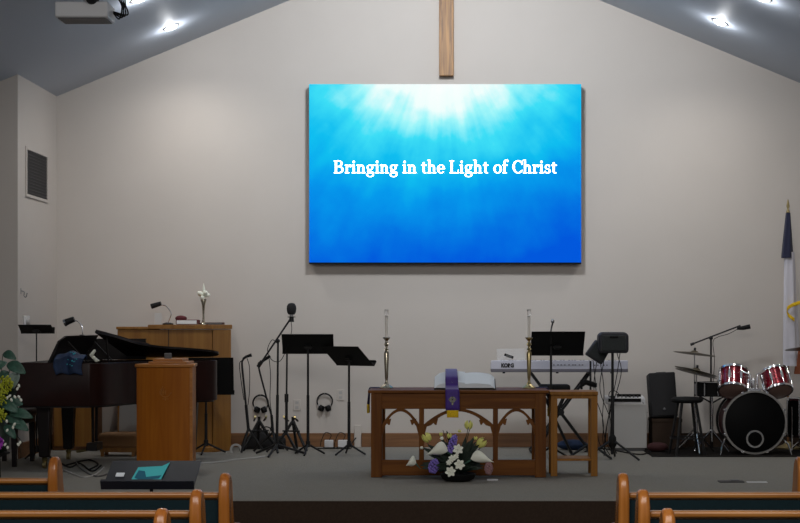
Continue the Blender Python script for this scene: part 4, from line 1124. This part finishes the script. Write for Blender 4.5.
# black speaker cabinet and box beneath, left of the drums
Y4 = 16.2; q = Y4/F
t = thing('storage_box', 'low dark box on the rug under the black amplifier', 'box', (X(667, Y4), Y4, ST+.008))
B().bb(-.15, .15, 0, .3, 0, Z(419, Y4)-ST-.01).put('carton', M['riser'], t, bevel=.01)
B().bb(-.155, .155, -.005, .305, Z(419, Y4)-ST-.04, Z(419, Y4)-ST-.006).put('lid', M['riser'], t, bevel=.004)
t = thing('guitar_amplifier', 'black cloth amplifier leaning back against the wall left of the drums', 'amplifier', (X(665, Y4), Y4, Z(418, Y4)))
ha = Z(372, Y4)-Z(418, Y4)
B(Matrix.Rotation(R(-8), 4, 'X') @ Matrix.Rotation(R(-3), 4, 'Y')).bb(-.135, .135, 0, .22, 0.012, ha).put('cabinet', M['cloth'], t, bevel=.014)
B(Matrix.Rotation(R(-8), 4, 'X') @ Matrix.Rotation(R(-3), 4, 'Y')).bb(-.12, .12, -.006, .005, .03, ha-.03).put('grille', M['cloth'], t)
B(Matrix.Rotation(R(-8), 4, 'X') @ Matrix.Rotation(R(-3), 4, 'Y')).bb(-.05, .05, .08, .12, ha, ha+.012).put('handle', M['blackm'], t, bevel=.004)
B(Matrix.Rotation(R(-8), 4, 'X') @ Matrix.Rotation(R(-3), 4, 'Y')).ball((.0, -.012, .09), (.014, .006, .014)).put('badge', M['grey'], t)
o = B().ball((0, 0, .045), (.11, .08, .05), 14, 8).put('cloth_bundle', M['redbag'], None, loc=(X(657.5, 15.95), 15.95, ST+.008)); tag(o, 'dark red cloth bundle on the rug before the amplifier', 'cloth')

ZR = ST+.0095
# drum throne
Y5 = 15.62; q = Y5/F
t = thing('bar_stool', 'black padded stool on dark legs, left of the drum set', 'stool', (X(687, Y5), Y5, ZR))
hs = Z(397, Y5)-ZR
B().lathe([(.06, hs-.06), (.13, hs-.055), (.16, hs-.035), (.16, hs-.02), (.13, hs-.002), (.04, hs+.004)], seg=24).put('seat', M['blackm'], t)
for k in range(4):
    a = R(45+90*k+8); c_, s_ = math.cos(a), math.sin(a)
    B().tube([(.10*c_, .09*s_, hs-.055), (.20*c_, .17*s_, .0)], .014, 8).put('leg', M['black'], t)
B().ring((0, 0, .16), (0, 0, 1), .163, .007, 24, .007).put('foot_ring', M['black'], t)

# ------------------------------------------------------------ drum set
YD = 15.55; q = YD/F; ZR = ST+.0095
t = thing('bass_drum', 'bass drum with black front head and two red toms on top', 'drum', (X(755, YD), YD, ZR))
Rb = 31.9*q; cz = Rb+.003; c = (0, 0, cz)
B().lathe([(Rb-.02, .03), (Rb-.02, .40)], c, (0, 1, 0), 40).put('shell', M['shell'], t)
B().ring((0, .015, cz), (0, 1, 0), Rb-.008, .009, 48, .022).put('front_hoop', M['hoop'], t)
B().ring((0, .415, cz), (0, 1, 0), Rb-.008, .009, 48, .022).put('rear_hoop', M['blackm'], t)
B().lathe([(Rb-.018, .012), (Rb-.03, .006), (.01, .004)], c, (0, 1, 0), 40).put('front_head', M['head'], t)
B().ring((-.02*0, .003, cz-16.5*q), (0, 1, 0), 8.0*q, .009, 28, .005).put('port_ring', M['chrome'], t)
for k in range(8):
    a = R(22.5+45*k); cx_, sz_ = math.cos(a), math.sin(a)
    mx = Matrix.Translation((cx_*(Rb-.012), .01, cz+sz_*(Rb-.012))) @ Matrix.Rotation(-a, 4, 'Y')
    o = B(mx).box((.012, .0, 0), (.026, .035, .028)).put('claw', M['chrome'], t, bevel=.003)
    B(mx).tube([(.018, .0, 0), (.018, .11, 0)], .004, 6).put('tension_rod', M['chrome'], o)
for sx in (-1, 1): B().tube([(sx*(Rb-.07), .12, cz-.11), (sx*(Rb+.01), -.02, .10), (sx*(Rb+.035), -.05, .0)], [.009, .009, .006], 8).put('spur', M['chrome'], t)
b = B()
for sx in (-1, 1):
    b.tube([(sx*.035, .07, cz+Rb-.03), (sx*.035, .07, cz+Rb+.15), (sx*.12, .12, cz+Rb+.19)], .014, 10)
b.box((0, .07, cz+Rb), (.13, .07, .03)); b.tube([(0, .09, cz+Rb-.02), (0, .09, cz+Rb+.12)], .02, 10); b.put('tom_mount', M['chrome'], t, bevel=.003)
def rack_tom(px, py_top, py_bot, wpx, tilt, side, rr=1.0):
    Y = YD+.16; k = Y/F
    x_ = (px-755)*q*1.01; R_ = wpx/2*k
    zc_ = Z((py_top+py_bot)/2, Y)-ZR
    ax = Euler((R(tilt), R(side), 0)).to_matrix() @ V((0, 0, 1))
    L_ = (py_bot-py_top)*k/math.cos(R(tilt))
    ctr = V((x_, .16, zc_)); bot = ctr-ax*L_/2
    o = B().lathe([(R_-.012, 0), (R_-.012, L_)], bot, ax, 32).put('rack_tom', M['sparkle'], t, label='red sparkle tom with chrome hardware')
    B().ring(bot, ax, R_-.002, .007, 32, .011).put('bottom_hoop', M['chrome'], o)
    B().ring(bot+ax*L_, ax, R_-.002, .007, 32, .011).put('top_hoop', M['chrome'], o)
    B().lathe([(R_-.01, 0), (R_-.02, -.002), (.01, -.003)], bot, ax, 32).put('bottom_head', M['smoke'], o)
    B().lathe([(R_-.01, L_), (R_-.02, L_+.002), (.01, L_+.003)], bot, ax, 32).put('top_head', M['white'], o)
    u = ax.cross(V((0, 1, 0))).normalized(); w_ = ax.cross(u)
    for i in range(8):
        a = i*PI/4+.3; d = u*math.cos(a)+w_*math.sin(a)
        p = bot+d*(R_+.004)
        lg = B(); lg.tube([p+ax*L_*.32, p+ax*L_*.68], .013, 8); lg.tube([p-ax*.012, p+ax*(L_+.012)], .0045, 6)
        for e in (0, L_): lg.ball(p+ax*e, .011, 6, 4)
        lg.put('lug', M['chrome'], o)
rack_tom(736.5, 372.5, 390.5, 29.5, -33, 8); rack_tom(779.5, 373, 391, 28, -33, -8)

# hi-hat and cymbals
def cymbal(name, lab, px, Y, base_py, cyms, m='steel', spread=.22, boom=None):
    t = thing(name, lab, 'cymbal', (X(px, Y), Y, ZR))
    top = max(Z(cy[0], Y)-ZR for cy in cyms)
    B().tube([(0, 0, .1), (0, 0, top*.55)], .013, 10).put('lower_tube', M['chrome'], t)
    B().tube([(0, 0, top*.5), (0, 0, top+.05)], .006, 8).put('rod', M[m], t)
    for k_ in range(3):
        a = R(30+120*k_); B().tube([(0, 0, .22), (spread*math.cos(a), spread*math.sin(a), .008)], .008, 8).put('leg', M['chrome'], t)
    for py, rad, tx_, ty_, dx in cyms:
        mx = Matrix.Translation((dx, 0, Z(py, Y)-ZR)) @ Euler((R(tx_), R(ty_), 0)).to_matrix().to_4x4()
        o = B(mx).lathe([(.008, .020), (.03, .016), (.042, .004), (rad*.6, -.004), (rad, -.014), (rad, -.016), (rad*.6, -.007), (.042, .001), (.03, .012), (.008, .016)], seg=40, closed=True).put('cymbal_plate', M['cym'], t)
        B(mx).lathe([(.012, .02), (.012, .045), (.006, .05)], seg=12).put('felt_and_nut', M['cloth'], o)
    return t
cymbal('cymbal_stand', 'upper bronze cymbal on a chrome stand left of the drums', 694.5, 16.05, 452, [(352.5, .21, -3, 7, .0)])
cymbal('hi_hat', 'lower bronze hi-hat cymbals tilted left of the toms', 696.5, 15.75, 452, [(370, .215, -3, 14, .0), (372, .21, -3, 14, .0)])
cymbal('cymbal_stand', 'bronze cymbal at the right edge above the floor tom', 812, 15.95, 452, [(346.5, .27, -6, -4, 0)])
# snare
Y6 = 15.95
t = thing('snare_drum', 'black snare drum on a stand half hidden behind the hi-hat', 'drum', (X(712, Y6), Y6, ZR))
zs = Z(383, Y6)-ZR
B().lathe([(.165, zs-.12), (.165, zs)], seg=32).put('shell', M['blackm'], t)
for z_ in (zs-.12, zs): B().ring((0, 0, z_), (0, 0, 1), .170, .006, 32, .010).put('hoop', M['blackm'], t)
B().lathe([(.16, zs+.0), (.15, zs+.004), (.01, zs+.004)], seg=32).put('drum_head', M['offw'], t)
for k in range(8):
    a = k*PI/4+.2; B().tube([(.174*math.cos(a), .174*math.sin(a), zs-.12), (.174*math.cos(a), .174*math.sin(a), zs)], .006, 6).put('lug', M['steel'], t)
B().tube([(0, 0, .1), (0, 0, zs-.13)], .013, 10).put('stand_tube', M['chrome'], t)
for k in range(3):
    a = R(80+120*k); B().tube([(0, 0, .22), (.2*math.cos(a), .2*math.sin(a), .008)], .009, 8).put('stand_leg', M['chrome'], t)
    B().tube([(0, 0, zs-.2), (.15*math.cos(a), .15*math.sin(a), zs-.125)], .008, 8).put('basket_arm', M['chrome'], t)
# floor tom at the right
Y7 = 15.95
t = thing('floor_tom', 'floor tom at the right edge beside the bass drum', 'drum', (X(807, Y7), Y7, ZR))
zf = Z(399, Y7)-ZR
B().lathe([(.20, .16), (.20, zf)], seg=36).put('shell', M['head'], t)
for z_ in (.16, zf): B().ring((0, 0, z_), (0, 0, 1), .205, .006, 36, .011).put('hoop', M['chrome'], t)
B().lathe([(.197, zf), (.19, zf+.004), (.01, zf+.004)], seg=36).put('drum_head', M['offw'], t)
for k in range(3):
    a = R(95+120*k); B().tube([(.215*math.cos(a), .215*math.sin(a), .45), (.215*math.cos(a), .215*math.sin(a), .03), (.24*math.cos(a), .24*math.sin(a), .008)], .007, 8).put('leg', M['chrome'], t)
for k in range(8):
    a = k*PI/4+.2; B().tube([(.207*math.cos(a), .207*math.sin(a), .17), (.207*math.cos(a), .207*math.sin(a), zf)], .005, 6).put('lug', M['chrome'], t)
# overhead boom microphone
Y8 = 16.35
t = thing('microphone_stand', 'black boom microphone stand reaching over the drums', 'microphone stand', (X(711, Y8), Y8, ZR))
g8 = lambda px, py, dy=0: ((px-711)*Y8/F, dy, Z(py, Y8)-ZR)
tripod(t, .18, .2, rot=80)
B().tube([(0, 0, .16), g8(711, 385)], .014, 10).put('lower_pole', M['black'], t)
B().tube([g8(711, 388), g8(711, 338)], .010, 10).put('upper_pole', M['black'], t)
B().ball(g8(711, 338), .022).put('boom_clutch', M['black'], t)
B().tube([g8(691, 344.5), g8(740.5, 325.5)], .008, 8).put('boom_arm', M['black'], t)
B().tube([g8(690.5, 344.8), g8(694, 343.4)], .014, 8).put('counterweight', M['black'], t)
B().tube([g8(737, 328.5), g8(743, 328), g8(750, 326.5)], [.014, .022, .024], 12).put('microphone', M['blackm'], t)
B().tube(smooth([g8(738, 329), g8(728, 334), g8(718, 337), g8(713, 342), g8(714.5, 360), g8(713, 385)]), .0035, 6).put('cable', M['blackm'], t)

# ------------------------------------------------------------ flag
Y9 = 16.35; k9 = Y9/F
t = thing('church_flag', 'white flag with navy top and gold fringe on a pole by the right wall', 'flag', (X(788, Y9), Y9, ST))
zt = Z(214, Y9)-ST
B().tube([(0, 0, .04), (0, 0, zt+.02)], .012, 12).put('pole', M['base'], t)
B().lathe([(.13, 0), (.13, .02), (.05, .05), (.02, .08)], seg=24).put('base', M['brass'], t)
b = B(); b.lathe([(.014, zt+.0), (.022, zt+.02), (.012, zt+.045), (.010, zt+.055), (.018, zt+.08), (.004, zt+.15)], seg=12); b.put('finial', M['brass'], t)
def drape(za, zb_, wa, wb, cxa, cxb, amp, phase, nm, m):
    def fn(u, v):
        a = u*2*PI; w = wa+(wb-wa)*v; cx = cxa+(cxb-cxa)*v
        rr = 1+amp*math.sin(a*5+phase+v*1.5)
        return V((cx+w*math.cos(a)*rr, -.01+.045*(.5+v*.5)*math.sin(a)*rr, za+(zb_-za)*v))
    return B().grid(fn, 40, 16).put(nm, m, t)
def zpx(py): return Z(py, Y9)-ST
drape(zpx(213), zpx(258), 2.2*k9, 5.8*k9, .0, -.012, .12, 0, 'navy_top', M['flagblue'])
drape(zpx(252), zpx(366), 4.6*k9, 8.2*k9, .012, .03, .14, .3, 'white_field', M['flagwhite'])
def fringe(u, v):
    pts = FP; i = u*(len(pts)-1); a = int(min(i, len(pts)-2)); p = pts[a].lerp(pts[a+1], i-a)
    return V((p.x, p.y+.004*math.sin(u*60), p.z-v*.038))
drape(zpx(350), zpx(374), 3.2*k9, 5.5*k9, .13, .12, .25, .6, 'lower_fold', M['redbrown'])
FP = smooth([((px_-788)*k9, -.085-.01*abs(i_-1), zpx(py_)) for i_, (px_, py_) in enumerate(((792.5, 318), (786.5, 313), (785.5, 307), (790, 303.5), (797, 301), (806, 297), (812, 295)))], 6)
B().grid(fringe, 30, 3).put('gold_fringe', M['gold'], t, solid=.01)
def side_fold(u, v):
    p = V(fringe(u, 0)); return V((p.x, p.y+.012+.01*math.sin(u*8), p.z+v*(zpx(262)-p.z)*(.95)-0))
# ------------------------------------------------------------ tall flowers at left
Yv = 12.7; kv = Yv/F
t = thing('pedestal_bouquet', 'tall bouquet of green leaves, yellow blooms and white sprays at far left', 'flowers', (X(-3, Yv), Yv, ST))
def vp(px, py, dy=0): return V(((px+3)*kv, dy, Z(py, Yv)-ST))
B().lathe([(.13, 0), (.13, .02), (.03, .04), (.025, .22), (.10, .25), (.10, .26)], seg=20).put('pedestal', M['blackm'], t)
B().lathe([(.05, .26), (.09, .30), (.10, .42), (.06, .52), (.075, .54), (.05, .5)], seg=20).put('vase', M['leafd'], t)
c0 = V((0, 0, .5))
def branch(name, tips, w, m, lab=None):
    b = B()
    for (ax_, ay_), (bx_, by_), ww in tips:
        leaf(b, vp(ax_, ay_, random.uniform(-.06, .0)), vp(bx_, by_, random.uniform(-.12, -.02)), ww*kv, (0, -.02, .015), .35)
    b.put(name, M[m], t, solid=.002, label=lab)
branch('broad_leaves', [((4, 354), (19, 359), 9), ((9, 364), (29, 373), 12), ((-4, 372), (8, 362), 9), ((-8, 360), (3, 352), 9), ((0, 380), (10, 372), 8), ((-14, 350), (-2, 358), 10), ((-20, 372), (-6, 378), 10)], 0, 'leaf')
branch('pale_leaf', [((18, 372), (17, 388), 12)], 0, 'leafg')
branch('lower_leaves', [((10, 412), (36, 417), 10), ((8, 404), (24, 404), 10), ((10, 420), (31, 430), 11), ((6, 425), (18, 438), 9), ((2, 415), (-12, 432), 9), ((0, 400), (22, 412), 11), ((-10, 405), (-26, 412), 11), ((4, 418), (28, 424), 9)], 0, 'leaf')
b = B()
for i in range(40):
    a = random.uniform(0, 2*PI); e = random.uniform(-.3, 1.4); L_ = random.uniform(.1, .26); d = V((math.cos(a)*math.cos(e), math.sin(a)*math.cos(e)*.7, math.sin(e)))
    leaf(b, V((0, .02, .55))+d*.03, V((0, .02, .58))+d*L_, random.uniform(.04, .08))
b.put('filler_foliage', M['leafd'], t, solid=.002)
b = B()
for px, py in ((4, 356), (12, 366), (17, 380), (22, 386), (20, 398), (10, 412), (14, 425), (24, 442)): b.tube(smooth([c0, (c0+vp(px, py))/2+V((0, 0, .02)), vp(px, py, -.04)]), .003, 5)
b.put('stems', M['leafd'], t)
def bloom(cx, cy, rr, n, m, nm, sz=.012):
    b = B(); c = vp(cx+5, cy, -.17)
    for i in range(n):
        a = i*2.4; r0 = rr*kv*math.sqrt(i/n); b.ball(c+V((r0*math.cos(a), random.uniform(-.03, .02), r0*math.sin(a)*1.1)), (sz, sz*.6, sz*1.1), 6, 4, rot=(random.random(), random.random(), a))
    b.put(nm, M[m], t)
bloom(6, 384, 8, 46, 'lime', 'yellow_bloom'); bloom(-1, 396, 9, 40, 'lime', 'yellow_bloom'); bloom(1, 414, 6, 26, 'lime', 'yellow_bloom')
bloom(-1, 441, 6, 34, 'magenta', 'magenta_bloom')
b = B()
for px, py in ((25, 385), (23, 388), (13, 397), (17, 399), (20, 396), (24, 396), (27, 399), (15, 395), (13, 420), (20, 423), (19, 426), (13, 429), (11, 443), (24, 443), (13, 446), (26, 441), (9, 440)):
    b.ball(vp(px+random.uniform(-.6, .6), py, -.16), (.010, .007, .015), 7, 5, rot=(0, random.uniform(-.8, .8), 0))
b.put('white_sprays', M['petal'], t)

# ------------------------------------------------------------ light
def area(name, loc, rot, sx, sy, e, col=(1, 1, 1)):
    l = bpy.data.lights.new(name, 'AREA'); l.shape = 'RECTANGLE'; l.size = sx; l.size_y = sy; l.energy = e; l.color = col
    o = bpy.data.objects.new(name, l); COL.objects.link(o); o.location = loc; o.rotation_euler = rot
    return o
def spot(name, loc, target, e, ang, col=(1, 1, 1), soft=.15, blend=1):
    l = bpy.data.lights.new(name, 'SPOT'); l.energy = e; l.spot_size = R(ang); l.spot_blend = blend; l.shadow_soft_size = soft; l.color = col
    o = bpy.data.objects.new(name, l); COL.objects.link(o); o.location = loc
    o.rotation_euler = (V(target)-V(loc)).to_track_quat('-Z', 'Y').to_euler()
    return o
# unseen fills added: ridge spot for the upper wall, nave area light, ambient
spot('ridge_fill', (-.14, 13.0, 5.35), (-.1, 16.6, 4.3), 480, 120, (.93, .97, 1.0), .3)
area('nave_fill', (0, 4.5, 4.6), (R(25), 0, 0), 8, 2.5, 350, (1, .95, .89))
w = bpy.data.worlds.new('World'); S.world = w; w.use_nodes = True
w.node_tree.nodes['Background'].inputs[0].default_value = (.85, .92, 1, 1); w.node_tree.nodes['Background'].inputs[1].default_value = .31

# ------------------------------------------------------------ camera
cam = bpy.data.cameras.new('camera'); co = bpy.data.objects.new('camera', cam); COL.objects.link(co)
co.location = (0, 0, CZ); co.rotation_euler = (R(90), 0, 0)
cam.sensor_width = 36; cam.sensor_fit = 'HORIZONTAL'; cam.lens = F/800*36
cam.shift_x = (400-VX)/800; cam.shift_y = (VY-261.5)/800
cam.clip_end = 100
S.camera = co
S.view_settings.view_transform = 'Standard'; S.view_settings.look = 'None'; S.view_settings.gamma = 1; S.view_settings.use_curve_mapping = False
S.view_settings.exposure = 0
